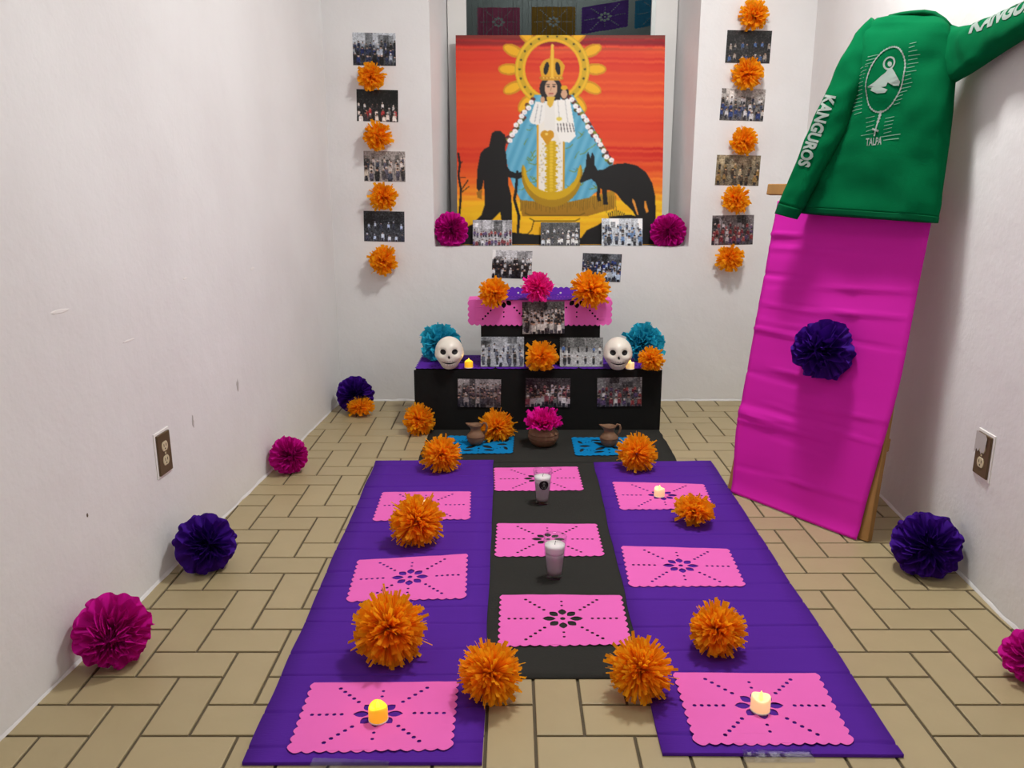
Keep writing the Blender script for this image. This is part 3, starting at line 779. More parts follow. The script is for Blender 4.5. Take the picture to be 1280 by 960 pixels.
photo((752, 273, 803, 308), 's', 'pale bluish photo with clutter of people, right on the sill', G2, crowd(13, 205, 190, 90, (.97, 1, 1.03), 3, 6, .25, [(120, 150, 190), (210, 215, 220), (80, 90, 110)]), 0, SILL, (3.945, .03))
photo((653, 377, 706, 417), 'y', 'black and white group photo on the front of the upper step', 'photos on the steps', crowd(14, 75, 150, 95, (1.02, 1, .97), 3, 10, .25, [(200, 200, 200), (150, 150, 155), (50, 50, 50)], contrast=1.1), D(-1), S2[2] - .014)
photo((601, 421, 655, 457), 's', 'grey hillside photo leaning on the upper step, left of the orange flower', 'photos on the steps', crowd(15, 150, 165, 90, (.96, 1, 1.04), 2, 6, .3, [(90, 95, 110), (130, 135, 150), (200, 200, 205)]), 0, z1, (S2[2] - .05, .035))
photo((700, 422, 754, 458), 's', 'photo of walkers with a blue shirt leaning on the upper step, right', 'photos on the steps', crowd(16, 110, 175, 95, (.98, 1, .99), 1, 5, .32, [(210, 215, 215), (70, 110, 180), (40, 40, 45)]), 0, z1, (S2[2] - .05, .035))
y1f = S1[2] - .006
photo((572, 474, 626, 509), 'y', 'crowd photo with pale sky on the lower step front, left', 'photos on the steps', crowd(17, 150, 95, 85, (1.03, 1, 1), 3, 10, .22, [(110, 90, 95), (70, 70, 80), (170, 165, 165)]), D(1), y1f)
photo((657, 473, 713, 509), 'y', 'dark crowd photo with light caps on the lower step front, middle', 'photos on the steps', crowd(18, 60, 60, 95, (1, .99, 1), 3, 9, .2, [(190, 180, 185), (140, 80, 90), (60, 60, 60)], contrast=1.1), D(.5), y1f)
photo((747, 472, 803, 508), 'y', 'photo of red shirts behind pale railings on the lower step front, right', 'photos on the steps', crowd(19, 120, 95, 90, (1, 1, 1), 2, 9, .35, mar), D(-1), y1f)

# ------------------------------------------------------------------ painting
im = Img(340, 340, 569, 44, 831, 309); r = np.random.RandomState(3)
X, Y = im.X, im.Y
def streak(seed, sc):
    q = np.random.RandomState(seed); rows = np.interp(np.linspace(0, 90, 340), np.arange(91), q.randn(91))
    cols = np.interp(np.linspace(0, 6, 340), np.arange(7), q.randn(7)); ph = np.interp(np.linspace(0, 8, 340), np.arange(9), q.randn(9) * 3)
    ph = np.convolve(np.random.RandomState(seed + 1).randn(400), np.ones(61) / 61, 'valid')[:340] * 8
    yi = np.clip((np.arange(340)[:, None] + ph[None]).astype(int), 0, 339)
    return rows[yi] * sc * (1 + .3 * cols[None])
keys = [44, 54, 62, 110, 150, 200, 225, 245, 262, 309]
cols = np.array([(120, 45, 40), (150, 45, 40), (214, 52, 36), (226, 82, 34), (222, 70, 34), (214, 62, 32), (228, 96, 32), (240, 150, 32), (246, 186, 30), (240, 170, 30)], float)
st = streak(5, 1.0)
Yw = Y + st * 3.5
base = np.stack([np.interp(Yw, keys, cols[:, i]) for i in range(3)], -1)
base += streak(8, 1.0)[..., None] * np.array([4, 9, 3]); im.a = base
gold = np.array((226, 168, 28.)); olive = np.array((176, 140, 20.))
# halo with petals
cx, cy = 690, 86
for deg in (-155, -128, -180, 155, 128, 103, -103, -25, -52, 0, 25, 52, 77):
    a = math.radians(deg); px_, py_ = cx + 54 * math.cos(a), cy + 54 * math.sin(a)
    im.ell(px_, py_, 14, 7.5, (206, 140, 24), a); im.ell(px_ + math.cos(a), py_ + math.sin(a), 11, 5, (238, 178, 30), a)
rr = np.hypot(X - cx, Y - cy)
im.put((rr < 47) & (rr > 34), (206, 166, 34)); im.put((rr < 46) & (rr > 43), (232, 184, 40)); im.put((rr < 37.5) & (rr > 34.5), (236, 178, 36))
ins = rr <= 34; im.put(ins, base)
for k in range(22):
    a = 2 * PI * k / 22; im.ell(cx + 41 * math.cos(a), cy + 41 * math.sin(a), 1.4, 1.4, (70, 66, 24))
# landscape behind the robe foot
im.poly([(570, 262), (640, 250), (745, 248), (780, 236), (831, 240), (831, 309), (570, 309)], base * np.array([.98, 1.02, .9]))
im.poly([(648, 244), (745, 246), (770, 238), (770, 262), (735, 272), (652, 272)], np.stack([np.interp(Y, [240, 272], v) for v in ((176, 156), (132, 112), (30, 26))], -1))
for k in range(46):
    x = 650 + k * 2.7; im.line([(x, 246), (x + r.uniform(-1, 1), 258 + r.uniform(0, 10))], .8, (120, 92, 20))
# robe
robe = [(668, 118), (652, 142), (638, 168), (631, 190), (634, 212), (640, 232), (650, 251), (700, 256), (738, 248), (752, 236), (764, 214), (768, 204), (750, 172), (732, 142), (716, 118)]
mk = im.poly(robe, (104, 176, 204)); im.put(mk, np.stack([np.full(X.shape, 96.) , np.full(X.shape, 170.), np.full(X.shape, 200.)], -1) + (np.sin(X * .55 + Y * .22) * 12)[..., None] * np.array([1, .8, .6]))
for k in range(46):
    t = r.uniform(0, 1); x = r.choice([r.uniform(640, 670), r.uniform(706, 744)]); y = r.uniform(150, 240)
    if abs(x - 690) < (y - 105) * .6:
        L = r.uniform(4, 9); a = r.uniform(-1.2, 1.2); im.line([(x, y), (x + L * math.cos(a), y + L * math.sin(a)), (x + L * math.cos(a) + 3, y + L * math.sin(a) - 3)], .9, (112, 140, 62) if t > .3 else (70, 140, 176))
# inner panel
im.poly([(671, 128), (706, 128), (706, 246), (671, 246)], (236, 232, 222))
im.line([(672, 150), (672, 246)], 2.2, (222, 160, 30)); im.line([(705, 176), (705, 246)], 2.6, (196, 152, 26))
for k in range(150):
    x, y = r.uniform(674, 703), r.uniform(178, 242); im.ell(x, y, .9, .9, (196, 190, 176) if k % 2 else (214, 196, 120))
for k in range(17):
    y = 178 + k * 4; im.ell(689, y, 6.5 + (k % 2) * 2.0, 2.6, (206, 168, 20)); im.ell(689, y, 2.4, 2, (226, 190, 50))
# white sleeve and child's robe
im.poly([(669, 126), (682, 128), (680, 150), (674, 156), (664, 154), (661, 150)], (238, 237, 232)); im.line([(672, 130), (668, 152)], 1, (170, 172, 176)); im.line([(677, 131), (674, 153)], 1, (186, 188, 190))
im.poly([(681, 122), (698, 122), (700, 168), (680, 160)], (234, 232, 226))
im.poly([(693, 124), (712, 122), (717, 150), (720, 170), (712, 178), (700, 176), (694, 160)], (242, 240, 234))
for k in range(6): im.line([(697 + k * 3.7, 154), (698 + k * 4, 164)], 1.2, (96, 92, 92))
im.ell(699, 148, 3.5, 2.5, (226, 206, 90)); im.line([(697, 124), (699, 146)], .9, (190, 190, 190)); im.line([(706, 124), (710, 152)], .9, (190, 190, 190))
# heart
im.ell(680.5, 168, 5, 5.5, (206, 146, 24)); im.ell(687.5, 168, 5, 5.5, (206, 146, 24)); im.poly([(676, 170), (692, 170), (684, 182)], (206, 146, 24)); im.ell(683, 167, 2, 1.6, (240, 208, 100))
# head, hair, crown
im.ell(688, 110, 14, 15, (32, 28, 30)); im.poly([(674, 110), (678, 126), (700, 124), (702, 108)], (32, 28, 30))
im.ell(688.5, 110, 8, 11, (214, 172, 140)); im.ell(688, 120, 4, 2.5, (206, 164, 132))
im.ell(685, 107.5, 2.0, 1.0, (40, 30, 30)); im.ell(692, 107.5, 2.0, 1.0, (40, 30, 30)); im.line([(682.5, 105), (687, 104.6)], .8, (50, 36, 30)); im.line([(690, 104.6), (694.5, 105)], .8, (50, 36, 30))
im.line([(688.6, 108), (688.2, 113)], .8, (176, 130, 100)); im.line([(686, 116.4), (691, 116.4)], 1.1, (170, 80, 76))
im.ell(705, 116, 6, 8, (40, 32, 30)); im.ell(705, 117, 4, 5.5, (208, 164, 132)); im.ell(705, 109, 4.5, 3, gold)
im.ell(678, 124, 3, 4, (206, 160, 124)); im.poly([(683, 120), (694, 120), (690, 132), (687, 134), (684, 130)], (222, 180, 60))
im.poly([(677, 100), (701, 100), (706, 82), (700, 74), (692, 72), (692, 62), (690, 55), (688, 62), (687, 72), (679, 75), (674, 83)], (220, 162, 34))
im.ell(682.5, 85, 3, 8, (22, 20, 20), .18); im.ell(697, 85, 3, 8, (22, 20, 20), -.18); im.line([(676, 97), (702, 97)], 4, (196, 134, 24)); im.line([(689.8, 60), (689.8, 96)], 3, (240, 190, 60)); im.ell(690, 57, 2, 2.4, (236, 190, 70))
for k in range(6): im.ell(679 + k * 4.3, 97, .9, .9, (250, 214, 110))
# garlands
for (xa, ya, xb, yb, n) in ((664, 124, 634, 178, 21), (714, 122, 766, 204, 30)):
    for k in range(n):
        t = k / (n - 1); bow = 4 * math.sin(t * PI); x = xa + (xb - xa) * t + r.uniform(-3, 3); y = ya + (yb - ya) * t + r.uniform(-2, 2) + bow * .3
        im.ell(x, y, 3.0, 2.7, [(96, 44, 48), (70, 70, 30), (96, 44, 48), (124, 130, 40)][k % 4])
    for k in range(int(n * .45)):
        t = (k + .5) / int(n * .45); x = xa + (xb - xa) * t + r.uniform(-1.5, 1.5); y = ya + (yb - ya) * t + r.uniform(-1.5, 1.5)
        im.ell(x, y, 3.4, 3.2, (244, 240, 240)); im.ell(x + .5, y + .6, 1, 1, (222, 208, 214))
# crescent and pedestal
arc = [(652 + 0, 206)] + [(690 + 39 * math.cos(a), 216 + 44 * math.sin(a)) for a in np.linspace(PI, 0, 24)] + [(727, 206)]
inn = [(690 + 33 * math.cos(a), 212 + 29 * math.sin(a)) for a in np.linspace(0, PI, 24)]
im.poly(arc + inn, (168, 130, 20))
arc2 = [(690 + 36.5 * math.cos(a), 214 + 37 * math.sin(a)) for a in np.linspace(PI, 0, 24)]; im.poly([(654, 206)] + arc2 + [(726, 206)] + inn, (206, 166, 22))
for y, x0_, x1_ in ((268, 656, 732), (275, 662, 726)): im.line([(x0_, y), (x0_ + 6, y + 3), (x1_ - 6, y + 3), (x1_, y)], 1.4, (110, 84, 16))
im.line([(667, 278), (664, 290), (658, 296)], 1.0, (60, 44, 14))
K = (24, 23, 23)
# bare tree, ground, pilgrim with staff
im.line([(571, 192), (573, 205), (571, 220), (574, 238), (573, 256), (571, 275)], 2.6, K); im.line([(573, 240), (583, 226)], 1.3, K); im.line([(574, 242), (584, 234)], 1, K); im.line([(572, 206), (576, 202)], 1, K); im.line([(573, 222), (580, 222)], 1, K)
im.poly([(570, 309), (570, 290), (590, 282), (600, 280), (640, 293), (680, 297), (700, 302), (728, 300), (735, 290), (748, 284), (760, 276), (768, 272), (790, 270), (831, 280), (831, 309)], K)
im.poly([(614, 166), (618, 163), (624, 163), (630, 168), (632, 176), (630, 186), (632, 194), (633, 208), (637, 214), (645, 217), (651, 215), (652, 222), (648, 224), (634, 222), (634, 230), (638, 245), (639, 262), (639, 280), (626, 280), (624, 266), (618, 272), (612, 278), (590, 280), (600, 270), (604, 258), (604, 240), (603, 226), (601, 236), (597, 240), (594, 236), (595, 212), (599, 192), (604, 186), (610, 183), (612, 174)], K)
im.line([(646, 215), (644, 240), (642, 250), (648, 272), (646, 300)], 3.4, K); im.poly([(594, 241), (601, 238), (600, 250), (595, 248)], (150, 104, 30))
# kangaroo
im.poly([(725, 228), (730, 216), (733, 208), (734, 194), (736, 190), (739, 198), (741, 190), (744, 196), (744, 206), (748, 213), (756, 212), (764, 207), (772, 205), (784, 204), (798, 207), (810, 216), (818, 230), (822, 246), (823, 270), (822, 309), (798, 309), (800, 276), (794, 266), (786, 258), (778, 250), (773, 243), (766, 239), (760, 238), (761, 252), (762, 257), (756, 257), (755, 248), (754, 238), (752, 236), (751, 246), (753, 252), (749, 253), (747, 246), (748, 234), (745, 228), (740, 224), (732, 227), (728, 229)], K)
im.poly([(793, 249), (796, 252), (801, 270), (799, 270), (793, 254)], (224, 150, 60)); im.poly([(808, 252), (810, 252), (814, 266), (811, 268), (808, 260)], (230, 150, 50))
for k in range(9): im.line([(764 + k * 2, 274), (765 + k * 2.6 - 3, 264 + abs(k - 4))], 1, K)
b_ = im.a.copy(); b_[1:-1, 1:-1] = (im.a[1:-1, 1:-1] * 3 + im.a[:-2, 1:-1] + im.a[2:, 1:-1] + im.a[1:-1, :-2] + im.a[1:-1, 2:]) / 7; im.a = b_
pt = thing('painting', 'large orange painting of a haloed robed figure, pilgrim and kangaroo in the niche', 'painting', (.23, PNT_B, SILL))
a, b = ony(569.5, 44, PNT_T), ony(831.5, 45.5, PNT_T); c = Vector((a.x + .002, PNT_B, SILL + .003)); b.z = a.z
pc = picture('canvas', im, a, b, c, 'paint_ink', .018); pc.location = pc.location - Vector(pt.location); pc.parent = pt

# banners added beyond the pane in place of reflections in the glass
def banner(px0, px1, py0, py1, m, label, tilt=0):
    Yb = 4.62; a, b = ony(px0, py0, Yb), ony(px1, py1, Yb); V, F, W, H = STAR
    vs = [(a.x + (b.x - a.x) * (v.x / W + .5), Yb + .004 * math.sin(v.x * 40), b.z + (a.z - b.z) * (v.y / H + .5) + tilt * v.x) for v in V]
    tag(link('reflection_banner', vs, F, m), label, 'banner', 'banners standing in for window reflections')
banner(596, 650, 9, 46, 'banner_pink', 'pink cut-paper banner standing in for a reflection in the window')
banner(664, 719, 8, 46, 'banner_ochre', 'ochre cut-paper banner standing in for a reflection in the window')
banner(727, 785, 4, 38, 'banner_purple', 'purple cut-paper banner standing in for a reflection in the window', .12)
banner(794, 850, -4, 31, 'banner_blue', 'blue cut-paper banner standing in for a reflection in the window', .12)
mb = MB()
for k in range(22):
    x = ony(590 + k * 6.2 + (k % 3), 20, 4.4).x; mb.box((x, 4.4, 1.5), (.0012, .0012, .9))
o = mb.build('string_curtain', 'thread'); tag(o, 'thin string curtain behind the window pane', 'curtain'); o['kind'] = 'stuff'

# ------------------------------------------------------------------ leaning frame with crepe and sweatshirt
PL = onz(911, 613); PR = onz(1079, 677)
BU = (PR - PL).normalized(); BW = (PR - PL).length; BO = (PL + PR) / 2
BH = Vector((-BU.y, BU.x, 0))                       # horizontal, to the back
if BH.x < 0: BH = -BH
AL = math.radians(8.0)
BV = (BH * math.sin(AL) + Vector((0, 0, 1)) * math.cos(AL)).normalized()
BN = (-BH * math.cos(AL) + Vector((0, 0, 1)) * math.sin(AL)).normalized()
def bd(a, b, off=0.0): return BO + BU * a + BV * b + BN * off
def bpx(px, py, off=0.0): return onplane(px, py, BO + BN * off, BN)
def ab(p): d = p - BO; return d.dot(BU), d.dot(BV)
fr = thing('leaning_frame', 'wooden frame covered with magenta crepe leaning against the right wall', 'wooden frame', tuple(BO))
def fpart(name, c, h, m='wood'):
    mb = MB(); mb.box(bd(*c) - BO, h, BU, BN, BV); return bevel(mb.build(name, m, fr), .002, 1)
hw = BW / 2
def strut(name, a0_, a1_, b1_, off_):
    p, q = bd(a0_, .0, off_) - BO, bd(a1_, b1_, off_) - BO; ax_ = (q - p).normalized(); sd_ = BN.cross(ax_)
    mb = MB(); mb.box((p + q) / 2 + Vector((0, 0, .003)), (.018, .012, (q - p).length / 2), sd_, BN, ax_); return bevel(mb.build(name, 'wood', fr), .002, 1)
ca, cb = ab(bpx(961, 237, -.036))
strut('upright', -hw + .010, -hw + .060, cb - .02, -.012); strut('upright', hw - .004, hw - .035, 1.30, -.012); strut('upright', .02, .02, 1.43, -.06)
fpart('crossbar', ((ca + .2) / 2, cb, -.036), ((.2 - ca) / 2, .011, .018)); fpart('crossbar', (0, .30, -.036), (hw, .011, .02)); fpart('crossbar', (.07, 1.34, -.036), (.10, .011, .018))
NU, NV = 30, 120; vs = []; fs = []
rnd = random.Random(4); folds = [(rnd.uniform(.05, 1.0), rnd.uniform(-.08, .08), rnd.uniform(.002, .006) * rnd.choice((1, -1, 1)), rnd.uniform(-.25, .15), rnd.uniform(.15, .4)) for _ in range(26)]
for j in range(NV + 1):
    b = .002 + 1.01 * j / NV
    for k in range(NU + 1):
        u = k / NU; s = min(1, b / .55); s = s * s * (3 - 2 * s)
        s2 = min(1, b / .22); a = (-hw + .020 - .026 * s2 + .022 * max(0, b - .2)) * (1 - u) + (hw - .014 + .036 * s) * u
        off = .008 + .003 * noise.noise((a * 4, b * 3, 0))
        for fb, sl, am, ua, uw in folds:
            d = b - fb - sl * a; wk = max(0, 1 - abs(a - ua) / uw)
            if abs(d) < .05: off += am * wk * (math.exp(-(d / .006) ** 2) + (.7 * (1 - d / .05) if 0 < d else 0))
        off += .010 * max(0, 1 - b / .05) ** 2
        vs.append(bd(a, b, off) - BO)
for j in range(NV):
    for k in range(NU): q = j * (NU + 1) + k; fs.append((q, q + 1, q + NU + 2, q + NU + 1))
o = link('crepe_cover', vs, fs, 'magenta_crepe', fr, True); o['label'] = 'magenta creased crepe cover'
md = o.modifiers.new('thickness', 'SOLIDIFY'); md.thickness = .0008; md.offset = -1
c = bpx(1029, 437, .045); flower(1029, 437, 40, 'purple paper flower pinned on the magenta crepe of the leaning frame', 'free', 'purple_paper', 'ruffle', c=c, ax=BN + Vector((.1, -.3, 0)), planes=[(bd(0, 0, .014), BN)], group='purple pompom flowers')

# sweatshirt
sw = thing('sweatshirt', 'green long-sleeved sweatshirt with grey print hung over the leaning frame', 'sweatshirt', tuple(bd(0, .95, .02)))
SO = Vector(sw.location)
def loft(rings, name, m, n=44, wr=.006, seed=0, ex=.75, close=(True, True), wsc=9.0):
    """rings: (centre, half-width vector, half-thickness vector)"""
    # interpolate rings
    R2 = []
    for i in range(len(rings) - 1):
        for t in (0, .167, .333, .5, .667, .833): R2.append(tuple(rings[i][q].lerp(rings[i + 1][q], t) for q in range(3)))
    R2.append(rings[-1]); vs = []
    for (c, hwv, htv) in R2:
        nrm = htv.normalized()
        for k in range(n):
            a = 2 * PI * k / n; ca_, sa_ = math.cos(a), math.sin(a)
            p = c + hwv * (abs(ca_) ** ex * (1 if ca_ > 0 else -1)) + htv * (abs(sa_) ** ex * (1 if sa_ > 0 else -1))
            if sa_ > -.2: p = p + nrm * wr * (noise.noise((p * wsc) + Vector((seed, 0, 0))) + .5 * noise.noise(p * wsc * 2.3 + Vector((0, seed, 0))))
            if wr > .01 and sa_ > -.2:       # long drape folds running down and across
                q_ = p - SO; d_ = q_.dot(BU) * 14 + q_.z * 5 + seed; p = p + nrm * wr * .55 * (1 - abs(math.sin(d_ + 1.6 * noise.noise(q_ * 5)))) ** 3
            vs.append(p - SO)
    m_ = len(R2); fs = [(i * n + k, i * n + (k + 1) % n, (i + 1) * n + (k + 1) % n, (i + 1) * n + k) for i in range(m_ - 1) for k in range(n)]
    if close[0]: fs.append(tuple(range(n))[::-1])
    if close[1]: fs.append(tuple((m_ - 1) * n + k for k in range(n)))
    o = link(name, vs, fs, m, sw, True); return o, BVHTree.FromPolygons([Vector(v) for v in vs], fs)
rows = [((1003, 267), (1174, 279), .038), ((1004, 261), (1175, 272), .040), ((1008, 245), (1178, 255), .042), ((1024, 212), (1184, 212), .046), ((1042, 180), (1189, 175), .048), ((1055, 150), (1193, 140), .050),
        ((1064, 112), (1196, 100), .052), ((1074, 75), (1196, 70), .050), ((1083, 48), (1195, 46), .042), ((1090, 32), (1190, 33), .032), ((1096, 24), (1180, 24), .020), ((1106, 21), (1168, 18), .008)]
rings = []
for (l, r_, th) in rows:
    A_, B_ = bpx(*l, .03), bpx(*r_, .03); rings.append(((A_ + B_) / 2 + BN * (th * .45 - .008), (B_ - A_) / 2, BN * th))
body, bodybvh = loft(rings[1:], 'torso', 'green_cotton', wr=.016, seed=3, wsc=8)
loft([(rings[0][0], rings[0][1] * 1.0, rings[0][2] * 1.04), (rings[1][0].lerp(rings[0][0], -.02), rings[1][1] * 1.004, rings[1][2] * 1.04)], 'hem_band', 'dark_green_rib', wr=.012, seed=3, wsc=8)
def sleeve(pairs, off, th, name, nrm, seed, wr):
    rg = []
    for (p, q, pt_, n_, t_) in pairs:
        A_, B_ = onplane(*p, pt_, n_), onplane(*q, pt_, n_); rg.append(((A_ + B_) / 2, (B_ - A_) / 2, n_ * t_))
    return rg
def bpl(o_): return (bd(0, 0, o_), BN)
L_ = [((1090, 22), (1100, 40), .045, .020), ((1072, 42), (1094, 72), .060, .032), ((1056, 72), (1082, 105), .075, .036), ((1036, 112), (1066, 132), .090, .034), ((1016, 155), (1055, 164), .098, .032), ((1000, 195), (1034, 203), .100, .030), ((985, 230), (1014, 239), .100, .030), ((975, 254), (1002, 262), .098, .028)]
lr = sleeve([(p, q, *bpl(o_), t_) for p, q, o_, t_ in L_], 0, 0, 's', BN, 1, 0)
slL, slLb = loft(lr, 'sleeve', 'green_cotton', n=30, wr=.0098, seed=11, ex=.85, wsc=12)
cl = sleeve([((975, 254), (1002, 262), *bpl(.098), .027), ((970, 267), (995, 274), *bpl(.095), .024)], 0, 0, 's', BN, 1, 0)
loft(cl, 'cuff', 'dark_green_rib', n=30, wr=.002, seed=1, ex=.85)
WN = RIGHTN
def wpl(o_): return (RIGHTP[0] + WN * o_, WN)
mixn = (BN * .6 + WN * .4).normalized()
p0 = bpx(1188, 66, .035)
Rr = [((1176, 26), (1190, 104), p0, mixn, .036), ((1197, 34), (1206, 95), RIGHTP[0] + WN * .055, WN, .036), ((1222, 29), (1226, 82), RIGHTP[0] + WN * .046, WN, .032), ((1250, 16), (1250, 66), RIGHTP[0] + WN * .040, WN, .030), ((1280, 2), (1282, 46), RIGHTP[0] + WN * .036, WN, .028), ((1318, -16), (1320, 22), RIGHTP[0] + WN * .033, WN, .026), ((1350, -30), (1352, 0), RIGHTP[0] + WN * .030, WN, .024)]
rr_ = sleeve([(a_, b_, c_, d_, e_) for a_, b_, c_, d_, e_ in Rr], 0, 0, 's', WN, 1, 0)
slR, slRb = loft(rr_, 'sleeve', 'green_cotton', n=30, wr=.013, seed=21, ex=.85, wsc=11)
cr = sleeve([((1350, -30), (1352, 0), RIGHTP[0] + WN * .030, WN, .023), ((1372, -39), (1374, -14), RIGHTP[0] + WN * .028, WN, .02)], 0, 0, 's', WN, 1, 0)
loft(cr, 'cuff', 'dark_green_rib', n=30, wr=.002, seed=1, ex=.85)
# collar ring at the top
mb = MB(); cc = [bpx(x, y, .03 + .012 * math.sin(t)) - SO for x, y, t in ((1112, 21, 0), (1125, 18, 1), (1140, 16, 1.6), (1155, 15, 2.2), (1168, 17, 3), (1180, 25, 3.1), (1188, 34, 3.1))]
mb.tube(cc, .0065, 8); mb.build('collar', 'dark_green_rib', sw, True)

def project(V, F, m, name, frame, bvh, dirn, sub=0, label=None, off=.0016):
    """lay flat shapes (V in metres in frame = (origin, ex, ey)) onto a garment surface"""
    bm = bmesh.new(); bv = [bm.verts.new((v[0], v[1], 0)) for v in V]
    for f in F:
        try: bm.faces.new([bv[i] for i in f])
        except ValueError: pass
    for _ in range(sub):
        bmesh.ops.triangulate(bm, faces=bm.faces[:])
        ed = [e for e in bm.edges if e.calc_length() > .008]
        if ed: bmesh.ops.subdivide_edges(bm, edges=ed, cuts=1)
    bm.verts.index_update(); o_, ex, ey = frame; vs = []
    for v in bm.verts:
        p = o_ + ex * v.co.x + ey * v.co.y - SO
        hit = bvh.ray_cast(p + dirn * .3, -dirn)
        if hit[0] is None: hit = bvh.find_nearest(p)
        vs.append(hit[0] + dirn * off)
    fs = [tuple(v.index for v in f.verts) for f in bm.faces]; bm.free()
    o = link(name, vs, fs, m, sw)
    if label: o['label'] = label
    return o
def textgeo(s, size, bold=0.0, sx=1.0):
    cu = bpy.data.curves.new('t', 'FONT'); cu.body = s; cu.size = size; cu.align_x = 'CENTER'; cu.align_y = 'CENTER'; cu.offset = bold; cu.resolution_u = 3
    ob = bpy.data.objects.new('t', cu); COL.objects.link(ob)
    bpy.context.view_layer.update()
    me = bpy.data.meshes.new_from_object(ob); V = [(v.co.x * sx, v.co.y) for v in me.vertices]; F = [tuple(p.vertices) for p in me.polygons]
    bpy.data.objects.remove(ob); return V, F
def frame_px(bvhpts): pass
# sleeve lettering
A_, B_ = bpx(1038, 119, .12), bpx(1005, 208, .12); ex = (B_ - A_).normalized(); ey = BN.cross(ex); 
if ey.dot(BU) < 0: ey = -ey
Lw = (B_ - A_).length
V, F = textgeo('KANGUROS', .062, .0026); sxx = Lw / (max(v[0] for v in V) - min(v[0] for v in V)); V = [(v[0] * sxx, v[1]) for v in V]
project(V, F, 'grey_print', 'sleeve_lettering', ((A_ + B_) / 2, ex, ey), slLb, BN, 2, 'grey lettering down the sleeve', .003)
wq = RIGHTP[0] + WN * .06
A_, B_ = onplane(1220, 33, wq, WN), onplane(1322, -14, wq, WN); ex = (B_ - A_).normalized(); ey = WN.cross(ex)
if ey.z < 0: ey = -ey
Lw = (B_ - A_).length
V, F = textgeo('KANGUROS', .062, .0026); sxx = Lw / (max(v[0] for v in V) - min(v[0] for v in V)); V = [(v[0] * sxx, v[1]) for v in V]
project(V, F, 'grey_print', 'sleeve_lettering', ((A_ + B_) / 2, ex, ey), slRb, (WN + Vector((0, -.25, .1))).normalized(), 2, 'grey lettering along the sleeve')
# chest print, drawn in photo pixels and laid on the torso plane
def P(px, py): return ab(bpx(px, py, .07))
CF = (bd(0, 0, .07), BU, BV)
V, F = [], []
def stroke(pts, wd):
    pts = [Vector((*P(*p), 0)) for p in pts]
    for p, q in zip(pts[:-1], pts[1:]):
        t = (q - p); n_ = Vector((-t.y, t.x, 0)).normalized() * wd / 2; k = len(V)
        V.extend([tuple(p - n_)[:2], tuple(q - n_)[:2], tuple(q + n_)[:2], tuple(p + n_)[:2]]); F.append((k, k + 1, k + 2, k + 3))
ringp = []
for k in range(49):
    t = 2 * PI * k / 48; x = 22.5 * math.cos(t); y = 40 * math.sin(t); sk = -.16
    ringp.append((1114 + x - y * .20, 102 + y + x * sk * 1.2))
def bead(p, rr2):
    c_ = P(*p); k = len(V); V.extend([(c_[0] + rr2 * math.cos(q * PI / 3), c_[1] + rr2 * math.sin(q * PI / 3)) for q in range(6)]); F.append(tuple(range(k, k + 6)))
stroke(ringp, .0030)
for p in ringp: bead(p, .0030)
bot = max(ringp, key=lambda p: p[1])
stroke([(1106, 141), (1104, 150), (1101, 162), (1098, 172)], .0045); stroke([(1096, 163), (1104, 166)], .0055)
for p in ((1106, 142), (1105, 146), (1104, 150), (1103, 154)): bead(p, .0048)
project(V, F, 'grey_print', 'rosary_print', CF, bodybvh, BN, 2, 'grey printed rosary ring with cross')
# robed figure inside the ring
outl = [(1117, 90), (1122, 88), (1126, 94), (1132, 105), (1130, 110), (1124, 110), (1117, 106), (1115, 111), (1109, 112), (1117, 115), (1114, 119), (1104, 120), (1096, 116), (1093, 112), (1101, 106), (1109, 98), (1114, 94)]
V = [P(*p) for p in outl]; tr = tessellate_polygon([[Vector((*v, 0)) for v in V]]); project(V, list(tr), 'grey_print', 'figure_print', CF, bodybvh, BN, 3, 'grey printed robed figure', .0018)
V, F = [], []; hl = [(1118.5 + 6 * math.cos(t) + 1.5 * math.sin(-t), 82 + 7.5 * math.sin(t)) for t in np.linspace(0, 2 * PI, 25)]; stroke(hl, .005)
hd = [(1119 + 2.6 * math.cos(t), 83 + 3.4 * math.sin(t)) for t in np.linspace(0, 2 * PI, 9)[:-1]]; k = len(V); V.extend([P(*p) for p in hd]); F.append(tuple(range(k, k + 8)))
project(V, F, 'grey_print', 'halo_print', CF, bodybvh, BN, 2, 'grey printed halo')
# fine lines of unreadable small names around it
V, F = [], []; rnd = random.Random(9)
for k in range(16):
    y = 72 + k * 4.7; xl = 1114 - 25 - 3 * math.sin(k / 15 * PI) - (y - 102) * .20 * -1 * .0; xl = 1092 + (8 - k) * 1.2 - 6 * math.sin(k / 15 * PI) + (4 if k < 3 else 0)
    L = rnd.uniform(9, 16); stroke([(xl - L, y + 3.0), (xl, y)], .0016)
for k in range(16):
    y = 58 + k * 5.0; xr_ = 1139 - (k - 5) * .9 + 2 * math.sin(k / 15 * PI) - max(0, k - 9) * 1.2
    L = rnd.uniform(6, 14); stroke([(xr_, y), (xr_ + L, y - 2.5)], .0016)
for k in range(5):
    stroke([(1088 - (k == 4) * 6, 150 + k * 5.4), (1099 - k * .4, 147 + k * 5.4)], .0016); stroke([(1112 - k * .6, 150 + k * 4.6), (1123 - k, 147.5 + k * 4.6)], .0016)
stroke([(1105, 173), (1130, 169)], .0022); stroke([(1109, 177), (1128, 174.5)], .0022)
project(V, F, 'dim_grey_print', 'name_list_print', CF, bodybvh, BN, 1, 'faint lines of small print')['kind'] = 'stuff'
A_, B_ = bpx(1087.5, 180, .07), bpx(1107, 178, .07); ex = (B_ - A_).normalized(); ey = BN.cross(ex); ey = ey if ey.z > 0 else -ey
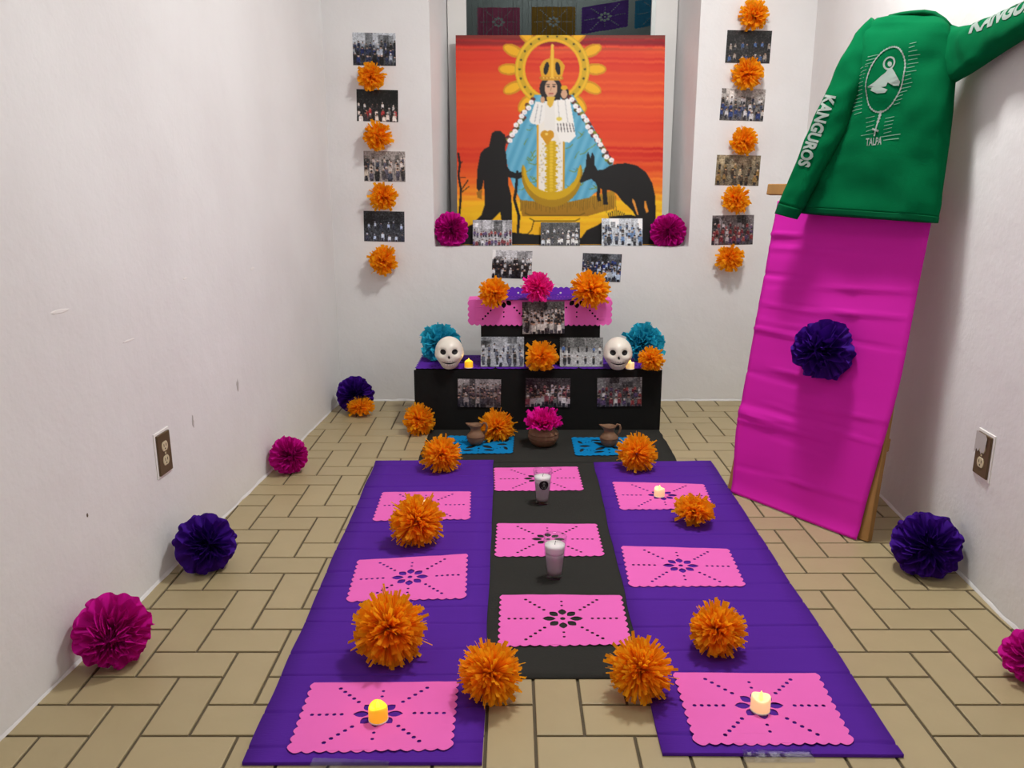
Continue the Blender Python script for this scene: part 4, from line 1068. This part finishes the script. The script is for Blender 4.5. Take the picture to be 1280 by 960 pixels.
V, F = textgeo('TALPA', .030, .0006); sxx = (B_ - A_).length / (max(v[0] for v in V) - min(v[0] for v in V)); V = [(v[0] * sxx, v[1]) for v in V]
project(V, F, 'grey_print', 'word_print', ((A_ + B_) / 2, ex, ey), bodybvh, BN, 1, 'small grey printed word')

# ------------------------------------------------------------------ skulls
def skull(px, py, label, turn):
    b = onz(px, py, z1); t = thing('skull', label, 'skull', (b.x, b.y, z1), 'ceramic skulls'); t.rotation_euler.z = turn
    W, Dp, H = .062, .070, .142; NA, NB = 40, 30; vs = []; fs = []
    def surf(th, ph):      # th 0 top..pi bottom ; ph 0 = front (-y)
        x, y, z = math.sin(th) * math.sin(ph), -math.sin(th) * math.cos(ph), math.cos(th)
        lo = max(0, -z); sr = math.sin(th)
        if lo: q_ = (max(0, 1 - lo ** 3.2)) ** .42; g_ = q_ / max(sr, .05); x *= min(g_, 4); y *= min(g_, 4)
        sx = 1 - .27 * min(1, lo * 1.5) ** 1.3 if lo else 1 + .03 * z
        fx = x * W * sx; fy = y * Dp * (1 - .14 * lo)
        if y < 0: fy -= .010 * max(0, lo - .25) * 1.2
        fz = H * .5 + z * H * .5
        p = Vector((fx, fy, fz))
        if y < 0:
            for (ex_, ez, s, dpt) in ((-.025, .085, .014, .014), (.025, .085, .014, .014), (0, .064, .007, .008)):
                d2 = ((fx - ex_) ** 2 + (fz - ez) ** 2) / s ** 2; p.y += dpt * math.exp(-d2 ** 1.5)
            for sx_ in (-1, 1): p.y -= .006 * math.exp(-(((fx - sx_ * .040) / .013) ** 2 + ((fz - .058) / .010) ** 2)); p.x += sx_ * .004 * math.exp(-(((fx - sx_ * .05) / .02) ** 2 + ((fz - .060) / .012) ** 2))
            p.y += .004 * math.exp(-((fz - .037) / .0035) ** 2) * (1 if abs(fx) < .032 else 0)
        p.z = max(p.z, .004); return p
    for i in range(NB + 1):
        for k in range(NA): vs.append(surf(PI * i / NB, 2 * PI * k / NA))
    for i in range(NB):
        for k in range(NA): fs.append((i * NA + k, (i + 1) * NA + k, (i + 1) * NA + (k + 1) % NA, i * NA + (k + 1) % NA))
    link('cranium', [v - Vector((0, 0, .004)) for v in vs], fs, 'skull_ceramic', t, True)
    bv = BVHTree.FromPolygons(vs, fs)
    def patch(name, pts, m):
        ps = []
        for x, z in pts:
            h = bv.ray_cast(Vector((x, -.3, z)), Vector((0, 1, 0)))[0] or Vector((x, -.05, z)); ps.append(h + Vector((0, -.0012, -.004)))
        cx_ = sum(ps, Vector()) / len(ps); h = bv.ray_cast(Vector((cx_.x, -.3, cx_.z + .004)), Vector((0, 1, 0)))[0]; ps.append(h + Vector((0, -.0012, -.004)))
        n = len(ps) - 1; return link(name, ps, [(k, (k + 1) % n, n) for k in range(n)], m, t)
    for s in (-1, 1):
        patch('eye_socket', [(s * .025 + .0125 * math.cos(a), .085 + .0115 * math.sin(a)) for a in np.linspace(0, 2 * PI, 17)[:-1]], 'black_paint')
    patch('nose_hole', [(-.0055, .058), (.0055, .058), (.004, .066), (0, .072), (-.004, .066)], 'black_paint')
    m_ = [(x, .0405 - .004 * math.cos(x / .034 * PI / 2) + .002) for x in np.linspace(-.033, .033, 13)]
    lo_ = [(x, z - .0046 * math.cos(x / .036 * PI / 2) - .0012) for x, z in m_[::-1]]
    ps = []
    for x, z in m_ + lo_:
        h = bv.ray_cast(Vector((x, -.3, z)), Vector((0, 1, 0)))[0]; ps.append(h + Vector((0, -.0014, -.004)))
    n = len(m_); link('mouth', ps, [(k, k + 1, 2 * n - 2 - k, 2 * n - 1 - k) for k in range(n - 1)], 'black_paint', t)
    for row in (0, 1):
        for k in range(7):
            x = -.021 + k * .007; z = .0455 if row == 0 else .0285
            h = bv.ray_cast(Vector((x, -.3, z)), Vector((0, 1, 0)))[0]
            mb = MB(); mb.box(h + Vector((0, -.0002, -.004)), (.0004, .0006, .0035)); mb.build('tooth_groove', 'tooth_line', t)
    return t
skull(562, 459.5, 'white ceramic skull at the left end of the lower step', .05)
skull(771.5, 460.5, 'white ceramic skull at the right end of the lower step', -.05)

# ------------------------------------------------------------------ little electric candles
def tealight(px, py, base, label, lit, sc=1.0, b=None):
    b = b or onz(px, py, base); t = thing('electric_candle', label, 'candle', (b.x, b.y, base), 'small electric candles'); t.rotation_euler.z = px * .37
    R = .0185 * sc; H = .030 * sc; rnd = random.Random(int(px))
    mb = MB(); ph = rnd.uniform(0, 6)
    mb.lathe([(R * .96, 0), (R, .002), (R, H * .75), (R * .98, H * .93), (R * .90, H), (R * .72, H * .95), (R * .35, H * .84), (.0005, H * .83)], 26, deform=lambda p, a: Vector((p.x, p.y, p.z + (p.z > H * .7) * .0028 * math.sin(2 * a + ph))))
    mb.build('wax_body', lit + '_wax', t, True)
    mb = MB(); mb.lathe([(.0032, H * .8), (.0042, H * .95), (.0036, H * 1.12), (.0018, H * 1.28), (.0003, H * 1.4)], 10); mb.build('flame_bulb', lit + '_flame', t, True)
    mb = MB(); mb.lathe([(R * .97, .0), (R * 1.03, .0), (R * 1.03, .003), (R * .97, .003)], 20); mb.build('base_ring', 'white_wax', t, True)
    if lit == 'yellow':
        l = bpy.data.lights.new('candle_glow', 'POINT'); l.energy = .035; l.color = (1, .55, .12); l.shadow_soft_size = .01
        lo = bpy.data.objects.new('candle_glow', l); COL.objects.link(lo); lo.parent = t; lo.location = (0, 0, H * 1.7)
    return t
tealight(473, 899, .0105, 'glowing yellow electric candle on the front left cut paper', 'yellow', 1.05)
tealight(950, 887, .0105, 'cream electric candle on the front right cut paper', 'cream', 1.05)
tealight(824, 620, .0105, 'cream electric candle on the far right cut paper', 'cream', .98)
tealight(532, 639, .0105, 'cream electric candle mostly hidden behind the far left orange flower', 'cream', 1.0)
tealight(586, 459.5, z1, 'glowing yellow electric candle beside the left skull', 'yellow', 1.0)
tealight(787.5, 461, z1, 'cream electric candle beside the right skull', 'cream', 1.0)
tealight(674, 369, S2[5] + .006, 'glowing yellow candle peeking over the pink flower on the upper step', 'yellow', 1.5, Vector((ony(674, 355, 3.60).x, 3.60, 0)))
for ob in list(COL.objects):
    pass

# ------------------------------------------------------------------ glass candles
def glass_candle(px, py, label, lab):
    b = onz(px, py, .004); t = thing('glass_candle', label, 'candle', (b.x, b.y, .0032), 'glass candles')
    rb, rt, H = .0205, .0325, .122
    def rad(z): return rb + (rt - rb) * (z / H) ** .85
    zs = np.linspace(.0, H, 10)
    mb = MB(); prof = [(.002, 0.0)] + [(rad(z), z) for z in zs] + [(rad(H) - .002, H)] + [(rad(z) - .0022, z) for z in zs[::-1] if z > .012] + [(.002, .012)]
    mb.lathe(prof, 32); mb.build('glass', 'glass', t, True)
    mb = MB(); zz = np.linspace(.0125, .074, 6); mb.lathe([(.001, .0125)] + [(rad(z) - .0026, z) for z in zz] + [(.001, .074)], 28); mb.build('wax_body', 'glass_tinted_wax', t, True)
    mb = MB(); zz = np.linspace(.0742, .098, 4); mb.lathe([(.001, .0742)] + [(rad(z) - .0026, z) for z in zz] + [(.006, .0975), (.001, .0972)], 28); mb.build('wax_top', 'white_wax', t, True)
    mb = MB(); mb.tube([(0, 0, .097), (.001, 0, .104), (.0025, 0, .109)], .0008, 6); mb.build('wick', 'black_paint', t)
    if lab:
        ps = []
        def cyl(x, z, o_): r_ = rad(z) + o_; return (r_ * math.sin(x / r_ + .12), -r_ * math.cos(x / r_ + .12), z)
        for ring in range(4):
            for k in range(20):
                a = 2 * PI * k / 20; f = (ring + .001) / 3; ps.append(cyl(.0165 * f * math.cos(a), .076 + .0165 * f * math.sin(a), .0006))
        fs = [(r_ * 20 + k, r_ * 20 + (k + 1) % 20, (r_ + 1) * 20 + (k + 1) % 20, (r_ + 1) * 20 + k) for r_ in range(3) for k in range(20)]
        lb = link('sticker', ps, fs, 'black_paint', t, True); lb['label'] = 'round black sticker'
        mb = MB()
        for (xa, za, xb, zb) in ((0, .087, 0, .070), (-.005, .080, 0, .087), (.005, .080, 0, .087), (-.008, .069, .008, .069), (-.006, .066, .006, .066), (-.004, .074, .004, .074)):
            n_ = Vector((-(zb - za), xb - xa)).normalized() * .0009
            mb.add([cyl(xa - n_.x, za - n_.y, .0011), cyl(xb - n_.x, zb - n_.y, .0011), cyl(xb + n_.x, zb + n_.y, .0011), cyl(xa + n_.x, za + n_.y, .0011)], [(0, 1, 2, 3)])
        mb.build('sticker_mark', 'grey_print', lb)
    return t
glass_candle(678, 629, 'glass candle with a round black sticker, farther on the black runner', True)
glass_candle(693, 721, 'plain glass candle nearer on the black runner', False)

# ------------------------------------------------------------------ clay pots
def jug(px, py, label, hand, sc=1.0):
    b = onz(px, py, .006); t = thing('clay_jug', label, 'jug', (b.x, b.y, .006), 'small clay jugs')
    prof = [(.001, 0), (.022, 0), (.032, .012), (.038, .028), (.036, .042), (.026, .052), (.020, .060), (.0205, .070), (.025, .080), (.027, .086), (.0245, .086), (.019, .072), (.016, .060), (.010, .045), (.001, .040)]
    prof = [(r_ * sc, z * sc) for r_, z in prof]
    def df(p, a):
        if p.z > .066 * sc:
            d = math.cos(a - (PI if hand > 0 else 0)); k = max(0, d) ** 5 * (p.z - .066 * sc) / (.02 * sc)
            p.x += (-1 if hand > 0 else 1) * .016 * sc * k; p.z += .006 * sc * k
        return p
    mb = MB(); mb.lathe(prof, 30, deform=df); mb.build('pot_body', 'clay', t, True)
    mb = MB(); h = hand * sc
    mb.tube([(.022 * h, 0, .078 * sc), (.033 * h, 0, .092 * sc), (.042 * h, 0, .090 * sc), (.046 * h, 0, .076 * sc), (.043 * h, 0, .060 * sc), (.034 * h, 0, .046 * sc)], .0046 * sc, 8); mb.build('handle', 'clay', t, True)
    mb = MB(); mb.lathe([(.0375 * sc, .033 * sc), (.0392 * sc, .034 * sc), (.0388 * sc, .036 * sc), (.0370 * sc, .037 * sc)], 30); mb.build('band', 'dark_clay', t, True)
jug(595, 555, 'small clay jug on the left blue paper, beside an orange flower', 1); jug(761, 557, 'small clay jug with a looped handle on the right blue paper', 1)
b = onz(679, 556, .003); t = thing('clay_pot', 'round clay pot holding a magenta paper flower in front of the altar', 'pot', (b.x, b.y, .003))
mb = MB(); mb.lathe([(.001, 0), (.036, 0), (.050, .010), (.061, .028), (.064, .045), (.060, .060), (.050, .072), (.046, .078), (.050, .085), (.047, .086), (.042, .078), (.044, .070), (.045, .05), (.03, .03), (.001, .026)], 36); mb.build('pot_body', 'clay', t, True)
for z, r_ in ((.052, .0632), (.036, .0632)):
    mb = MB(); mb.lathe([(r_ - .002, z - .0015), (r_ + .0008, z - .0008), (r_ + .0008, z + .0008), (r_ - .002, z + .0015)], 36); mb.build('groove', 'dark_clay', t, True)
c = Vector((b.x, b.y, .083)); flower(679, 530, 24, 'magenta fan-like paper flower set in the clay pot', 'free', 'magenta_fringe', c=c, ax=(0, -.1, 1), planes=[FLOORP(.088)], group=None, n=150, wd=.2, amax=1.35)

# ------------------------------------------------------------------ outlets
def outlet(px, py, wp, label, paint):
    p, n = wp; c = onplane(px, py, p, n); t = thing('power_outlet', label, 'outlet', tuple(c), 'wall outlets')
    Z = Vector((0, 0, 1)); U = Z.cross(n).normalized()
    def bx(name, u, z, o_, h, m, par=t):
        mb = MB(); mb.box(U * u + Z * z + n * o_, h, U, n, Z); return bevel(mb.build(name, m, par), min(h) * .6, 2)
    bx('wall_box_rim', 0, 0, .001, (.042, .002, .064), 'plaster_chip')
    bx('cover_plate', 0, 0, .005, (.035, .0035, .057), 'outlet_brown')
    for z in (.020, -.020):
        mb = MB(); pts = []
        for lay, rr2 in ((.0085, 1.0), (.0098, .96)):
            for k in range(24):
                a = 2 * PI * k / 24; pts.append(U * (.0165 * rr2 * math.cos(a)) + Z * (z + max(-.0135, min(.0135, .0165 * math.sin(a))) * rr2) + n * lay)
        mb.add(pts, [(k, (k + 1) % 24, 24 + (k + 1) % 24, 24 + k) for k in range(24)] + [tuple(range(24, 48))])
        rc = mb.build('receptacle', 'outlet_cream', t)
        for u in (-.006, .006): bx('slot', u, z + .003, .0099, (.0011, .0004, .004), 'outlet_slot', rc)
        bx('slot', 0, z - .007, .0099, (.002, .0004, .002), 'outlet_slot', rc)
    bx('screw', 0, 0, .0088, (.003, .0008, .003), 'outlet_cream')
    if paint:
        V = [(-.036, .058), (.012, .058), (.020, .050), (.018, .030), (.012, .006), (.006, .012), (-.002, .002), (-.008, .018), (-.018, .004), (-.024, .012), (-.036, -.004)]
        if U.y > 0: V = [(-x, y) for x, y in V]
        ps = [U * x + Z * z + n * .0108 for x, z in V]
        o = link('paint_smear', ps, [tuple(range(len(ps)))], 'smudge', t); o['label'] = 'whitish paint smear'
outlet(203, 566, LEFTP, 'brown power outlet low on the left wall', False)
outlet(1231, 569, RIGHTP, 'brown power outlet smeared with paint on the right wall', True)

# ------------------------------------------------------------------ adhesive tape, wall marks
def tape(quad, label, seed):
    q = [onz(x, y, .009) for x, y in quad]; NU, NV = 26, 6; vs = []; fs = []
    for j in range(NV + 1):
        for k in range(NU + 1):
            u, v = k / NU, j / NV; p = q[0].lerp(q[1], u).lerp(q[3].lerp(q[2], u), v)
            z = .0092 - .0075 * v ** 2 + .0012 * abs(noise.noise((u * 9, v * 3, seed)))
            vs.append((p.x, p.y, z))
    for j in range(NV):
        for k in range(NU): a = j * (NU + 1) + k; fs.append((a, a + NU + 1, a + NU + 2, a + 1))
    tag(link('adhesive_tape', vs, fs, 'tape_film', None, True), label, 'tape', 'clear tape strips')
tape([(392, 947), (487, 951), (482, 966), (384, 962)], 'clear tape holding the front edge of the left purple sheet', 2)
tape([(928, 937), (1013, 936), (1020, 949), (930, 949)], 'clear tape holding the front edge of the right purple sheet', 7)
def wall_mark(name, p, n, px, py, wd, ht, m, label, seed, cat='wall mark', grp='scuffs on the walls'):
    rnd = random.Random(seed); c = onplane(px, py, p, n); Z = Vector((0, 0, 1)); U = Z.cross(n).normalized(); K = 14
    rim = [U * (wd / 2 * math.cos(2 * PI * k / K) * rnd.uniform(.6, 1.1)) + Z * (ht / 2 * math.sin(2 * PI * k / K) * rnd.uniform(.6, 1.1)) for k in range(K)]
    vs = [r_ + n * .0003 for r_ in rim] + [r_ * .8 + n * .0012 for r_ in rim]
    o = link(name, vs, [(k, (k + 1) % K, K + (k + 1) % K, K + k) for k in range(K)] + [tuple(range(K, 2 * K))], m); o.location = c
    tag(o, label, cat, grp)
wall_mark('wall_smudge', *LEFTP, 297, 482, .022, .05, 'smudge', 'grey upright smudge on the left wall left of the scratch', 1)
wall_mark('wall_smudge', *LEFTP, 241, 527, .012, .05, 'smudge', 'grey smudge on the left wall above the outlet', 2)
wall_mark('wall_smudge', *LEFTP, 109, 644, .006, .012, 'outlet_brown', 'tiny dark nail mark on the left wall left of the outlet', 3)

for i, (x, y, a_, b_, lab) in enumerate([(315, 336, .05, .012, 'flaked plaster patch on the left wall, right of the other flakes'), (231, 348, .03, .008, 'flaked plaster patch on the left wall in the middle of the flakes'),
                                 (74, 389, .07, .012, 'flaked plaster patch on the left wall, nearest the picture edge'), (160, 426, .06, .006, 'thin plaster ridge on the left wall below the flakes')]):
    wall_mark('plaster_flake', *LEFTP, x, y, a_, b_, 'plaster_chip', lab, 20 + i, 'plaster flake', 'flaked plaster on the left wall')
